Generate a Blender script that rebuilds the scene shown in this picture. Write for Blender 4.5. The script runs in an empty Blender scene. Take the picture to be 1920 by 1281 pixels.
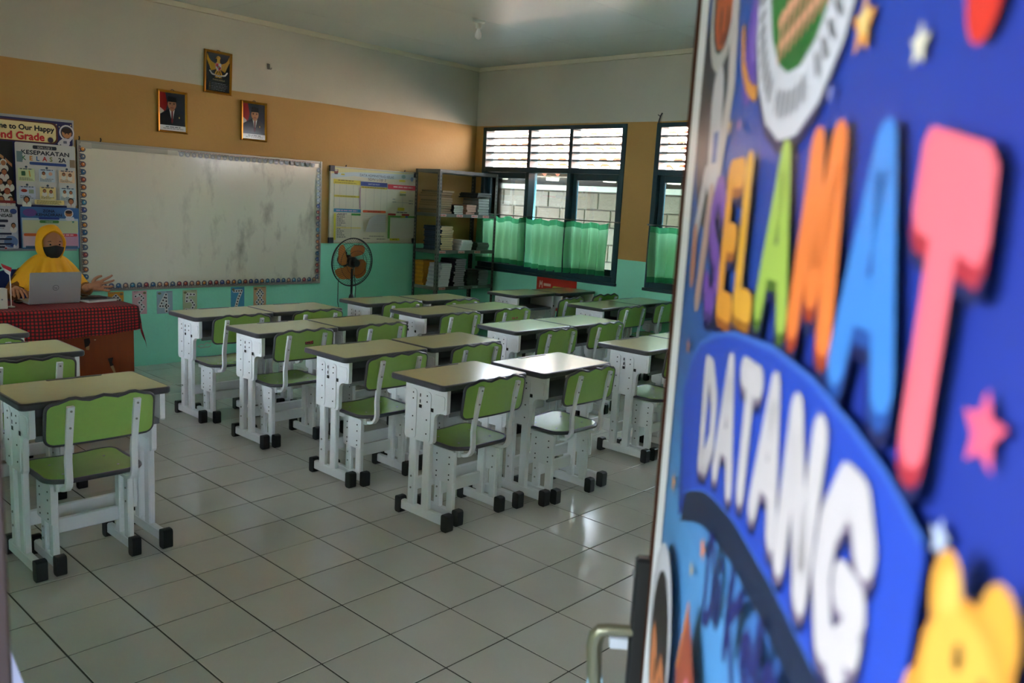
import bpy, bmesh, math, random
from mathutils import Vector, Matrix
random.seed(7)
PI = math.pi
sin, cos = math.sin, math.cos
scene = bpy.context.scene
C = scene.collection

# ------------------------------------------------------------------ camera, world, sun, exposure
cam_data = bpy.data.cameras.new('camera')
cam = bpy.data.objects.new('camera', cam_data)
C.objects.link(cam)
R_, U_, F_ = ((0.679008, -0.732033, 0.055464), (0.082056, 0.150756, 0.98516), (0.729531, 0.66438, -0.162432))
CAM = (-1.85517, -2.81065, 1.58484)
cam.matrix_world = Matrix(((R_[0], U_[0], -F_[0], CAM[0]), (R_[1], U_[1], -F_[1], CAM[1]), (R_[2], U_[2], -F_[2], CAM[2]), (0, 0, 0, 1)))
cam_data.sensor_width = 36.0
cam_data.lens = 1570.12 / 1920 * 36.0
cam_data.clip_start = 0.02
cam_data.dof.use_dof = True
cam_data.dof.focus_distance = 5.0
cam_data.dof.aperture_fstop = 5.2
scene.camera = cam

world = bpy.data.worlds.new('world')
scene.world = world
world.use_nodes = True
wn = world.node_tree
bg = wn.nodes['Background']
bg.inputs[0].default_value = (0.84, 0.94, 1.08, 1)
bg.inputs[1].default_value = 10.0

sun_data = bpy.data.lights.new('sun', 'SUN')
sun_data.energy = 70.0
sun_data.angle = 0.01
sun_data.color = (1.0, 0.98, 0.96)
sun = bpy.data.objects.new('sun', sun_data)
C.objects.link(sun)
sun.rotation_euler = Vector((0.08, -0.50, 0.85)).to_track_quat('Z', 'Y').to_euler()

scene.view_settings.view_transform = 'Standard'
scene.view_settings.look = 'None'
scene.view_settings.gamma = 1.0
scene.view_settings.use_curve_mapping = False
scene.view_settings.exposure = 1.85
scene.cycles.max_bounces = 10
scene.cycles.diffuse_bounces = 6
scene.cycles.transparent_max_bounces = 12
scene.cycles.use_denoising = True
scene.cycles.sample_clamp_indirect = 6.0

# ------------------------------------------------------------------ materials
def lin(h):
    if isinstance(h, (tuple, list)):
        return (h[0], h[1], h[2], 1)
    h = h.lstrip('#')
    o = []
    for i in (0, 2, 4):
        c = int(h[i:i + 2], 16) / 255
        o.append(c / 12.92 if c <= 0.04045 else ((c + 0.055) / 1.055) ** 2.4)
    return (o[0], o[1], o[2], 1)

MATS = {}
def mat(name, col, rough=0.5, metal=0.0, spec=0.5, noise=0.0, nscale=8.0, bump=0.0, bscale=60.0, coat=0.0, trans=0.0, stretch=None):
    if name in MATS:
        return MATS[name]
    m = bpy.data.materials.new(name)
    m.use_nodes = True
    nt = m.node_tree
    b = nt.nodes['Principled BSDF']
    c = lin(col)
    b.inputs['Base Color'].default_value = c
    b.inputs['Roughness'].default_value = rough
    b.inputs['Metallic'].default_value = metal
    b.inputs['Specular IOR Level'].default_value = spec
    b.inputs['Coat Weight'].default_value = coat
    b.inputs['Coat Roughness'].default_value = 0.16
    b.inputs['Transmission Weight'].default_value = trans
    tc = nt.nodes.new('ShaderNodeTexCoord')
    src = tc.outputs['Object']
    if stretch:
        mp = nt.nodes.new('ShaderNodeMapping')
        mp.inputs['Scale'].default_value = stretch
        nt.links.new(src, mp.inputs['Vector'])
        src = mp.outputs['Vector']
    if noise > 0:
        n = nt.nodes.new('ShaderNodeTexNoise')
        n.inputs['Scale'].default_value = nscale
        n.inputs['Detail'].default_value = 5
        nt.links.new(src, n.inputs['Vector'])
        mx = nt.nodes.new('ShaderNodeMix')
        mx.data_type = 'RGBA'
        mx.inputs['A'].default_value = tuple(max(0, v * (1 - noise)) for v in c[:3]) + (1,)
        mx.inputs['B'].default_value = tuple(min(1, v * (1 + noise)) for v in c[:3]) + (1,)
        nt.links.new(n.outputs['Fac'], mx.inputs['Factor'])
        nt.links.new(mx.outputs['Result'], b.inputs['Base Color'])
    if bump > 0:
        n2 = nt.nodes.new('ShaderNodeTexNoise')
        n2.inputs['Scale'].default_value = bscale
        n2.inputs['Detail'].default_value = 3
        nt.links.new(src, n2.inputs['Vector'])
        bp = nt.nodes.new('ShaderNodeBump')
        bp.inputs['Strength'].default_value = bump
        bp.inputs['Distance'].default_value = 0.01
        nt.links.new(n2.outputs['Fac'], bp.inputs['Height'])
        nt.links.new(bp.outputs['Normal'], b.inputs['Normal'])
    MATS[name] = m
    return m

def print_mat(name, rough, spec=0.5, coat=0.0):
    m = mat(name, '#ffffff', rough, spec=spec, coat=coat)
    a = m.node_tree.nodes.new('ShaderNodeVertexColor')
    a.layer_name = 'Col'
    m.node_tree.links.new(a.outputs['Color'], m.node_tree.nodes['Principled BSDF'].inputs['Base Color'])
    return m

PRINT = print_mat('printed_paper', 0.55)
VINYL = print_mat('printed_vinyl', 0.42)
PHOTO = print_mat('printed_photo_gloss', 0.12)

def wall_paint():
    m = mat('painted_wall', '#c9c6ae', 0.62, bump=0.12, bscale=35)
    nt = m.node_tree
    b = nt.nodes['Principled BSDF']
    geo = nt.nodes.new('ShaderNodeNewGeometry')
    sep = nt.nodes.new('ShaderNodeSeparateXYZ')
    nt.links.new(geo.outputs['Position'], sep.inputs[0])
    n = nt.nodes.new('ShaderNodeTexNoise')
    n.inputs['Scale'].default_value = 2.2
    n.inputs['Detail'].default_value = 4
    nt.links.new(geo.outputs['Position'], n.inputs['Vector'])
    wob = nt.nodes.new('ShaderNodeMath'); wob.operation = 'MULTIPLY_ADD'
    wob.inputs[1].default_value = 0.018
    nt.links.new(n.outputs['Fac'], wob.inputs[0])
    nt.links.new(sep.outputs['Z'], wob.inputs[2])
    def step(t):
        g = nt.nodes.new('ShaderNodeMath'); g.operation = 'GREATER_THAN'
        g.inputs[1].default_value = t
        nt.links.new(wob.outputs[0], g.inputs[0])
        return g.outputs[0]
    def mix(fac, a, bb):
        x = nt.nodes.new('ShaderNodeMix'); x.data_type = 'RGBA'
        nt.links.new(fac, x.inputs['Factor'])
        for k, v in (('A', a), ('B', bb)):
            if isinstance(v, tuple): x.inputs[k].default_value = v
            else: nt.links.new(v, x.inputs[k])
        return x.outputs['Result']
    lowc = mix(step(1.09), lin('#98f4d4'), lin('#bb9450'))
    allc = mix(step(2.465), lowc, lin('#c8c6b6'))
    # grime: large faint blotches and fine specks of wear
    n2 = nt.nodes.new('ShaderNodeTexNoise'); n2.inputs['Scale'].default_value = 1.3; n2.inputs['Detail'].default_value = 7
    nt.links.new(geo.outputs['Position'], n2.inputs['Vector'])
    rp = nt.nodes.new('ShaderNodeMapRange')
    rp.inputs['From Min'].default_value = 0.35; rp.inputs['From Max'].default_value = 0.75
    rp.inputs['To Min'].default_value = 1.0; rp.inputs['To Max'].default_value = 0.86
    nt.links.new(n2.outputs['Fac'], rp.inputs['Value'])
    mu = nt.nodes.new('ShaderNodeMix'); mu.data_type = 'RGBA'; mu.blend_type = 'MULTIPLY'
    mu.inputs['Factor'].default_value = 1
    nt.links.new(allc, mu.inputs['A'])
    nt.links.new(rp.outputs[0], mu.inputs['B'])
    nt.links.new(mu.outputs['Result'], b.inputs['Base Color'])
    return m

def sheet_mat(name, col, tfac):
    """thin cloth or leaf: diffuse plus translucent"""
    m = bpy.data.materials.new(name); m.use_nodes = True
    nt = m.node_tree; nt.nodes.clear()
    out = nt.nodes.new('ShaderNodeOutputMaterial')
    d = nt.nodes.new('ShaderNodeBsdfDiffuse'); t = nt.nodes.new('ShaderNodeBsdfTranslucent')
    d.inputs[0].default_value = lin(col); t.inputs[0].default_value = lin(col)
    x = nt.nodes.new('ShaderNodeMixShader'); x.inputs[0].default_value = tfac
    nt.links.new(d.outputs[0], x.inputs[1]); nt.links.new(t.outputs[0], x.inputs[2])
    nt.links.new(x.outputs[0], out.inputs[0])
    MATS[name] = m
    return m

def glass_mat():
    m = bpy.data.materials.new('window_glass'); m.use_nodes = True
    nt = m.node_tree; nt.nodes.clear()
    out = nt.nodes.new('ShaderNodeOutputMaterial')
    t = nt.nodes.new('ShaderNodeBsdfTransparent'); t.inputs[0].default_value = (0.93, 0.96, 0.95, 1)
    g = nt.nodes.new('ShaderNodeBsdfGlossy'); g.inputs['Roughness'].default_value = 0.02
    fr = nt.nodes.new('ShaderNodeFresnel'); fr.inputs[0].default_value = 1.45
    x = nt.nodes.new('ShaderNodeMixShader')
    nt.links.new(fr.outputs[0], x.inputs[0])
    nt.links.new(t.outputs[0], x.inputs[1]); nt.links.new(g.outputs[0], x.inputs[2])
    nt.links.new(x.outputs[0], out.inputs[0])
    MATS['window_glass'] = m
    return m

WALL = wall_paint()
GLASS = glass_mat()
CEIL = mat('ceiling_paint', '#cad0c9', 0.4, noise=0.05, nscale=1.2)
CORN = mat('cornice_paint', '#d5d0b8', 0.6)
TILE = mat('ceramic_tile', '#cdcbc4', 0.16, noise=0.10, nscale=2.5, bump=0.02, bscale=9, spec=0.5)
GROUT = mat('grout', '#3c3a34', 0.9, noise=0.4, nscale=20)
TEALFRAME = mat('window_frame_paint', '#1d3f48', 0.35, noise=0.15, nscale=6)
LOUV = mat('louver_paint', '#8c9696', 0.4)
CURT = sheet_mat('green_curtain', '#b2fcd0', 0.9)
HEM = sheet_mat('green_curtain_hem', '#58c088', 0.7)
TOPG = mat('green_laminate', '#cac88a', 0.28, noise=0.05, nscale=30, coat=0.8)
SEATG = mat('green_seat_laminate', '#9cc464', 0.25, noise=0.05, nscale=30, coat=0.6)
BAND = mat('grey_edging', '#4a4a50', 0.28)
WPAINT = mat('white_powder_coat', '#eff1f6', 0.38, noise=0.04, nscale=12, bump=0.03, bscale=90)
BOXG = mat('grey_plastic_box', '#74777e', 0.5)
BLACKP = mat('black_plastic', '#1b1c1f', 0.45)
DARKH = mat('dark_hole', '#101012', 0.6)
STEEL = mat('steel', '#9a9a98', 0.3, metal=0.9)
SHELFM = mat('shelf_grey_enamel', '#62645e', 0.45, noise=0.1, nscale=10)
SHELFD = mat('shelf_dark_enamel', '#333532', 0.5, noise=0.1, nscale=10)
GOLD = mat('gold_frame', '#b07a22', 0.28, metal=0.75)
BROWNW = mat('brown_door_paint', '#4a2618', 0.8, spec=0.12, noise=0.15, nscale=5, stretch=(6, 6, 1))
DESKW = mat('red_brown_wood', '#8c3e10', 0.4, noise=0.22, nscale=4, stretch=(9, 9, 1))

# ------------------------------------------------------------------ mesh helpers
class MB:
    def __init__(s):
        s.v = []; s.f = []; s.m = []
    def add(s, vs, fs, mi=0):
        o = len(s.v)
        s.v.extend([tuple(p) for p in vs])
        for f in fs:
            s.f.append(tuple(i + o for i in f)); s.m.append(mi)
        return s
    def box(s, x0, x1, y0, y1, z0, z1, mi=0):
        return s.add([(x0, y0, z0), (x1, y0, z0), (x1, y1, z0), (x0, y1, z0), (x0, y0, z1), (x1, y0, z1), (x1, y1, z1), (x0, y1, z1)],
                     [(0, 3, 2, 1), (4, 5, 6, 7), (0, 1, 5, 4), (1, 2, 6, 5), (2, 3, 7, 6), (3, 0, 4, 7)], mi)
    def cbox(s, x0, x1, y0, y1, z0, z1, c=0.004, mi=0):
        bm = bmesh.new()
        r = bmesh.ops.create_cube(bm, size=1)
        for v in bm.verts:
            v.co = Vector((x0 + (v.co.x + .5) * (x1 - x0), y0 + (v.co.y + .5) * (y1 - y0), z0 + (v.co.z + .5) * (z1 - z0)))
        bmesh.ops.bevel(bm, geom=bm.edges[:], offset=c, segments=1, affect='EDGES')
        bm.verts.index_update()
        s.add([v.co for v in bm.verts], [[v.index for v in f.verts] for f in bm.faces], mi)
        bm.free()
        return s
    def obox(s, c, ax, ay, az, hx, hy, hz, mi=0):
        c, ax, ay, az = map(Vector, (c, ax, ay, az))
        vs = [c + ax * (hx * i) + ay * (hy * j) + az * (hz * k) for k in (-1, 1) for i, j in ((-1, -1), (1, -1), (1, 1), (-1, 1))]
        return s.add(vs, [(0, 3, 2, 1), (4, 5, 6, 7), (0, 1, 5, 4), (1, 2, 6, 5), (2, 3, 7, 6), (3, 0, 4, 7)], mi)
    def prism(s, poly, axis, a, b, mi=0):
        """poly: 2D points in the other two axes (x: (y,z), y: (x,z), z: (x,y))"""
        def P(p, t):
            return (t, p[0], p[1]) if axis == 'x' else (p[0], t, p[1]) if axis == 'y' else (p[0], p[1], t)
        n = len(poly)
        vs = [P(p, a) for p in poly] + [P(p, b) for p in poly]
        fs = [tuple(range(n - 1, -1, -1)), tuple(range(n, 2 * n))] + [(i, (i + 1) % n, n + (i + 1) % n, n + i) for i in range(n)]
        return s.add(vs, fs, mi)
    def tube(s, pts, r, n=8, mi=0, closed=False, cap=True, rx=None):
        pts = [Vector(p) for p in pts]
        N = len(pts)
        rs = r if isinstance(r, (list, tuple)) else [r] * N
        o = len(s.v)
        prev = None
        for i, p in enumerate(pts):
            if closed:
                d = pts[(i + 1) % N] - pts[i - 1]
            else:
                d = pts[min(i + 1, N - 1)] - pts[max(i - 1, 0)]
            d.normalize()
            if prev is None:
                u = d.orthogonal().normalized() if rx is None else (Vector(rx) - d * d.dot(Vector(rx))).normalized()
            else:
                u = (prev - d * d.dot(prev))
                u = u.normalized() if u.length > 1e-6 else d.orthogonal().normalized()
            prev = u
            w = d.cross(u)
            for k in range(n):
                a = 2 * PI * k / n
                s.v.append(tuple(p + (u * cos(a) + w * sin(a)) * rs[i]))
        M = N if closed else N - 1
        for i in range(M):
            for k in range(n):
                s.f.append((o + i * n + k, o + i * n + (k + 1) % n, o + ((i + 1) % N) * n + (k + 1) % n, o + ((i + 1) % N) * n + k)); s.m.append(mi)
        if cap and not closed:
            s.f.append(tuple(o + k for k in range(n - 1, -1, -1))); s.m.append(mi)
            s.f.append(tuple(o + (N - 1) * n + k for k in range(n))); s.m.append(mi)
        return s
    def bar(s, pts, wx, t, mi=0):
        """flat bar along a path in the (y,z) plane, width wx about x0, thickness t; pts = [(x,y,z)]"""
        pts = [Vector(p) for p in pts]
        N = len(pts); o = len(s.v)
        for i, p in enumerate(pts):
            d = (pts[min(i + 1, N - 1)] - pts[max(i - 1, 0)]).normalized()
            X = Vector((1, 0, 0)); w = d.cross(X).normalized()
            c = 0.25
            for a, b in ((-1, -1 + c), (-1 + c * .6, -1), (1 - c * .6, -1), (1, -1 + c), (1, 1 - c), (1 - c * .6, 1), (-1 + c * .6, 1), (-1, 1 - c)):
                s.v.append(tuple(p + X * (wx / 2 * a) + w * (t / 2 * b)))
        for i in range(N - 1):
            for k in range(8):
                s.f.append((o + i * 8 + k, o + i * 8 + (k + 1) % 8, o + (i + 1) * 8 + (k + 1) % 8, o + (i + 1) * 8 + k)); s.m.append(mi)
        s.f.append(tuple(o + k for k in range(7, -1, -1))); s.m.append(mi)
        s.f.append(tuple(o + (N - 1) * 8 + k for k in range(8))); s.m.append(mi)
        return s
    def lathe(s, prof, c=(0, 0, 0), n=20, mi=0, axis='z'):
        o = len(s.v)
        for r, h in prof:
            for k in range(n):
                a = 2 * PI * k / n
                q = (r * cos(a), r * sin(a), h) if axis == 'z' else (r * cos(a), h, r * sin(a)) if axis == 'y' else (h, r * cos(a), r * sin(a))
                s.v.append((c[0] + q[0], c[1] + q[1], c[2] + q[2]))
        for i in range(len(prof) - 1):
            for k in range(n):
                s.f.append((o + i * n + k, o + i * n + (k + 1) % n, o + (i + 1) * n + (k + 1) % n, o + (i + 1) * n + k)); s.m.append(mi)
        s.f.append(tuple(o + k for k in range(n - 1, -1, -1))); s.m.append(mi)
        s.f.append(tuple(o + (len(prof) - 1) * n + k for k in range(n))); s.m.append(mi)
        return s
    def grid(s, fn, nu, nv, mi=0, closed_u=False):
        o = len(s.v)
        for j in range(nv + 1):
            for i in range(nu + (0 if closed_u else 1)):
                s.v.append(tuple(fn(i / nu, j / nv)))
        W = nu if closed_u else nu + 1
        for j in range(nv):
            for i in range(nu):
                s.f.append((o + j * W + i, o + j * W + (i + 1) % W, o + (j + 1) * W + (i + 1) % W, o + (j + 1) * W + i)); s.m.append(mi)
        return s
    def mesh(s, name, mats, smooth=30):
        me = bpy.data.meshes.new(name)
        me.from_pydata(s.v, [], s.f)
        for m in (mats if isinstance(mats, (list, tuple)) else [mats]):
            me.materials.append(m)
        if len(me.materials) > 1:
            me.polygons.foreach_set('material_index', s.m)
        me.validate()
        bm = bmesh.new(); bm.from_mesh(me)
        bmesh.ops.recalc_face_normals(bm, faces=bm.faces[:])
        bm.to_mesh(me); bm.free()
        if smooth:
            me.polygons.foreach_set('use_smooth', [True] * len(me.polygons))
            me.set_sharp_from_angle(angle=math.radians(smooth))
        me.update()
        return me
    def build(s, name, mats, parent=None, smooth=30, loc=None, rot=None):
        return obj(name, s.mesh(name, mats, smooth), parent, loc, rot)

def obj(name, me, parent=None, loc=None, rot=None):
    o = bpy.data.objects.new(name, me)
    C.objects.link(o)
    if parent: o.parent = parent
    if loc: o.location = loc
    if rot: o.rotation_euler = rot
    return o

def tag(o, label=None, cat=None, group=None, kind=None):
    if label: o['label'] = label
    if cat: o['category'] = cat
    if group: o['group'] = group
    if kind: o['kind'] = kind
    return o

def thing(name, loc, label, cat, group=None, rot=None):
    return tag(obj(name, None, None, loc, rot), label, cat, group)

def setting(name, mb, m, smooth=0):
    return tag(mb.build(name, m, smooth=smooth), kind='structure')

KIDS = {}
def copy_tree(o, parent=None):
    c = o.copy(); C.objects.link(c)
    if parent: c.parent = parent
    for ch in KIDS[o.name] if o.name in KIDS else list(o.children):
        copy_tree(ch, c)
    return c

def rrect(x0, x1, y0, y1, r, n=5):
    pts = []
    for cx, cy, a0 in ((x1 - r, y1 - r, 0), (x0 + r, y1 - r, 90), (x0 + r, y0 + r, 180), (x1 - r, y0 + r, 270)):
        for i in range(n + 1):
            a = math.radians(a0 + 90 * i / n)
            pts.append((cx + r * cos(a), cy + r * sin(a)))
    return pts

# ------------------------------------------------------------------ flat print helper (posters, cards, banners)
_TXT = {}
def text_geo(s):
    if s in _TXT: return _TXT[s]
    cu = bpy.data.curves.new('tmp_text', 'FONT')
    cu.body = s; cu.size = 1.0; cu.resolution_u = 3
    o = bpy.data.objects.new('tmp_text', cu); C.objects.link(o)
    dg = bpy.context.evaluated_depsgraph_get()
    me = bpy.data.meshes.new_from_object(o.evaluated_get(dg))
    vs = [(v.co.x, v.co.y) for v in me.vertices]; fs = [tuple(p.vertices) for p in me.polygons]
    bpy.data.objects.remove(o); bpy.data.meshes.remove(me); bpy.data.curves.remove(cu)
    _TXT[s] = (vs, fs)
    return _TXT[s]

class Print:
    """flat printed shapes in (u, v) metres; each later shape lies a hair prouder of the sheet"""
    def __init__(s, eps=0.00012, base=0.0006):
        s.v = []; s.f = []; s.c = []; s.k = 0; s.eps = eps; s.base = base; s.ink = 1.0
    def _off(s):
        s.k += 1
        return s.base + s.eps * s.k
    def poly(s, pts, col, off=None):
        o = len(s.v); d = s._off() if off is None else off
        s.v.extend((u, -d, v) for u, v in pts); s.f.append(tuple(range(o, o + len(pts)))); c = lin(col); s.c.append((c[0] * s.ink, c[1] * s.ink, c[2] * s.ink, 1))
        return s
    def rect(s, u0, u1, v0, v1, col): return s.poly([(u0, v0), (u1, v0), (u1, v1), (u0, v1)], col)
    def rr(s, u0, u1, v0, v1, r, col): return s.poly(rrect(u0, u1, v0, v1, r, 4), col)
    def ell(s, u, v, a, b, col, n=18, rot=0.0, a0=0, a1=2 * PI):
        return s.poly([(u + a * cos(t) * cos(rot) - b * sin(t) * sin(rot), v + a * cos(t) * sin(rot) + b * sin(t) * cos(rot)) for t in (a0 + (a1 - a0) * i / n for i in range(n if a1 - a0 > 6.28 else n + 1))], col)
    def quads(s, qs, col):
        d = s._off()
        for q in qs: s.poly(q, col, d)
        return s
    def ring(s, u, v, a0, b0, a1, b1, col, n=40, t0=0, t1=2 * PI):
        T = [t0 + (t1 - t0) * i / n for i in range(n + 1)]
        return s.quads([[(u + a0 * cos(p), v + b0 * sin(p)), (u + a1 * cos(p), v + b1 * sin(p)), (u + a1 * cos(q), v + b1 * sin(q)), (u + a0 * cos(q), v + b0 * sin(q))] for p, q in zip(T, T[1:])], col)
    def stroke(s, pts, w, col, w1=None):
        d = s._off(); N = len(pts)
        ws = [w + ((w1 if w1 else w) - w) * i / max(1, N - 1) for i in range(N)]
        for (a, b), wa, wb in zip(zip(pts, pts[1:]), ws, ws[1:]):
            dx, dy = b[0] - a[0], b[1] - a[1]; L = math.hypot(dx, dy) or 1e-9
            nx, ny = -dy / L, dx / L
            s.poly([(a[0] + nx * wa / 2, a[1] + ny * wa / 2), (a[0] - nx * wa / 2, a[1] - ny * wa / 2), (b[0] - nx * wb / 2, b[1] - ny * wb / 2), (b[0] + nx * wb / 2, b[1] + ny * wb / 2)], col, d)
        for i, p in enumerate(pts):
            s.poly([(p[0] + ws[i] / 2 * cos(t), p[1] + ws[i] / 2 * sin(t)) for t in (2 * PI * k / 12 for k in range(12))], col, d + 0.00001 * (i + 1))
        return s
    def star(s, u, v, r, col, rot=PI / 2, inner=0.48):
        return s.poly([(u + (r if i % 2 == 0 else r * inner) * cos(rot + PI * i / 5), v + (r if i % 2 == 0 else r * inner) * sin(rot + PI * i / 5)) for i in range(10)], col)
    def text(s, t, u, v, h, col, align='c', w=None, bold=0.0, slope=0.0):
        """cap height h, baseline v; w squeezes or stretches the line to that width"""
        vs, fs = text_geo(t)
        x0 = min(p[0] for p in vs); x1 = max(p[0] for p in vs)
        sy = h / 0.73; sx = (w / (x1 - x0)) if w else sy
        W = (x1 - x0) * sx
        ou = u - (W / 2 if align == 'c' else W if align == 'r' else 0)
        for bx, by in ([(0, 0)] if not bold else [(0, 0), (bold, 0), (-bold, 0), (0, bold), (0, -bold)]):
            d = s._off(); o = len(s.v)
            for p in vs:
                uu = ou + (p[0] - x0) * sx + bx
                s.v.append((uu, -d, v + p[1] * sy + by + slope * (uu - u)))
            for f in fs:
                s.f.append(tuple(i + o for i in f)); s.c.append(lin(col))
        return s
    def lines(s, u0, u1, v, n, gap, h, col, jitter=0.2):
        """rows of print too small to read"""
        qs = []
        for i in range(n):
            e = u1 - (u1 - u0) * jitter * random.random(); x = u0
            while x < e:
                w = random.uniform(2, 5) * h; w = min(w, e - x)
                qs.append([(x, v - i * gap), (x + w, v - i * gap), (x + w, v - i * gap + h), (x, v - i * gap + h)]); x += w + h * .8
        return s.quads(qs, col)
    def build(s, name, m, parent=None, loc=None, rot=None):
        me = bpy.data.meshes.new(name)
        me.from_pydata(s.v, [], s.f)
        a = me.color_attributes.new('Col', 'FLOAT_COLOR', 'CORNER')
        flat = []
        for f, c in zip(s.f, s.c):
            flat.extend(c * len(f))
        a.data.foreach_set('color', flat)
        me.materials.append(m)
        bm = bmesh.new(); bm.from_mesh(me)
        bm.normal_update()
        for f in bm.faces:
            if f.normal.y > 0: f.normal_flip()
        bmesh.ops.triangulate(bm, faces=[f for f in bm.faces if len(f.verts) > 4])
        bm.to_mesh(me); bm.free()
        return obj(name, me, parent, loc, rot)

# ------------------------------------------------------------------ room shell
XL, XW, YF, YB, ZC = -1.61, 5.264, 4.424, -4.3, 3.113
DY0, DY1, DZ = -2.87, -1.86, 2.12          # doorway in the left wall

# floor slab (the grout) and its tiles
fl = setting('floor', MB().box(XL, XW, YB, YF, -0.15, -0.0025), GROUT)
def cam_px(p):
    d = Vector(p) - Vector(CAM)
    w = d.dot(Vector(F_))
    if w < 0.05: return None
    return 960 + 1570.12 * d.dot(Vector(R_)) / w, 640.5 - 1570.12 * d.dot(Vector(U_)) / w
tb = MB(); H = 0.147; cth = 0.0016
tb.v = [(-H, -H, -.008), (H, -H, -.008), (H, H, -.008), (-H, H, -.008), (-H, -H, -cth), (H, -H, -cth), (H, H, -cth), (-H, H, -cth), (-H + cth, -H + cth, 0), (H - cth, -H + cth, 0), (H - cth, H - cth, 0), (-H + cth, H - cth, 0)]
tb.f = [(8, 9, 10, 11)] + [(a, (a + 1) % 4, 4 + (a + 1) % 4, 4 + a) for a in range(4)] + [(4 + a, 4 + (a + 1) % 4, 8 + (a + 1) % 4, 8 + a) for a in range(4)]
tb.m = [0] * 9
tile_me = tb.mesh('tile', TILE, 0)
cells = []
for i in range(-5, 17):
    for j in range(-14, 15):
        x, y = .3 * i + .15, .3 * j + .15
        if x - .15 > XL - .05 and x + .15 < XW - .0 and y - .15 > YB and y + .15 < YF - .0:
            q = cam_px((x, y, 0))
            vis = q and -60 < q[0] < 1330 and -20 < q[1] < 1340
            cells.append((0 if vis else 1, (x - CAM[0]) ** 2 + (y - CAM[1]) ** 2, x, y))
cells.sort()
rest = MB()
for n, (h, d, x, y) in enumerate(cells):
    tl = (random.gauss(0, .0016), random.gauss(0, .0016), random.choice((0, 1, 2, 3)) * PI / 2)
    if n < 290:
        obj('tile', tile_me, fl, (x, y, random.uniform(-.0004, .0004)), tl)
    else:
        rest.add([(x + a, y + b, c) for a, b, c in tb.v], tb.f)
# narrow cut tiles along the walls
xr = [.3 * i for i in range(-5, 18)]; yr = [.3 * j for j in range(-14, 15)]
for k in range(-14, 15):
    y = .3 * k + .15
    if y + .15 < YF: rest.box(5.103, XW - .003, y - .147, y + .147, -.008, 0)
    if y + .15 < YF: rest.box(XL + .002, -1.503, y - .147, y + .147, -.008, 0)
for k in range(-5, 17):
    x = .3 * k + .15
    rest.box(x - .147, x + .147, 4.203, YF - .003, -.008, 0)
tag(rest.build('floor_tiling', TILE, fl, smooth=0), kind='stuff')

# ceiling of boards with hairline joints
ce = setting('ceiling', MB().box(XL - .2, XW + .15, YB - .15, YF + .15, ZC + .012, ZC + .14), CEIL)
bw, bh = 2.44, 1.22
for i in range(-1, 3):
    for j in range(-4, 5):
        x0, x1 = max(XL, -.45 + bw * i), min(XW, -.45 + bw * (i + 1)); y0, y1 = max(YB, .08 + bh * j), min(YF, .08 + bh * (j + 1))
        if x1 - x0 > .05 and y1 - y0 > .05:
            MB().box(x0 + .0012, x1 - .0012, y0 + .0012, y1 - .0012, ZC, ZC + .011).build('ceiling_board', CEIL, ce, smooth=0, )
roof = setting('roof', MB().box(XL - 2.4, XW + .2, YB - .8, YF + .8, ZC + .16, ZC + .26), mat('roof_grey', '#8b8578', .8))

setting('wall_front', MB().box(XL - .15, XW + .15, YF, YF + .15, -.15, ZC + .1), WALL)
setting('wall_back', MB().box(XL - .15, XW + .15, YB - .15, YB, -.15, ZC + .1), WALL)
lw = MB().box(XL - .15, XL, YB, DY0, -.15, ZC + .1).box(XL - .15, XL, DY0, DY1, DZ, ZC + .1)
WZ0, WZ1, WTR = .825, 2.440, 1.965
LWIN = [(1.15, 3.186)]               # window to the corridor in the left wall
lw.box(XL - .15, XL, DY1, YF, -.15, WZ0).box(XL - .15, XL, DY1, YF, WZ1, ZC + .1)
for a, b in ((DY1, 1.15), (3.186, YF)): lw.box(XL - .15, XL, a, b, WZ0, WZ1)
setting('wall_left', lw, WALL)

WIN = [(2.264, 4.300), (-.126, 1.910), (-2.516, -.480)]      # windows along the right wall (y ranges)
wr = MB()
wr.box(XW, XW + .15, YB, YF, -.15, WZ0).box(XW, XW + .15, YB, YF, WZ1, ZC + .1)
ys = [YB] + [v for a, b in sorted(WIN) for v in (a, b)] + [YF]
for a, b in zip(ys[::2], ys[1::2]): wr.box(XW, XW + .15, a, b, WZ0, WZ1)
setting('wall_right', wr, WALL)

# cornices
def cornice(name, pts):
    m = MB()
    for (x0, x1, y0, y1) in pts: m.box(x0, x1, y0, y1, ZC - .045, ZC - .002)
    setting(name, m, CORN)
cornice('trim_1', [(XL, XW, YF - .035, YF)])
cornice('trim_2', [(XW - .035, XW, YB, YF - .036)])

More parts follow.
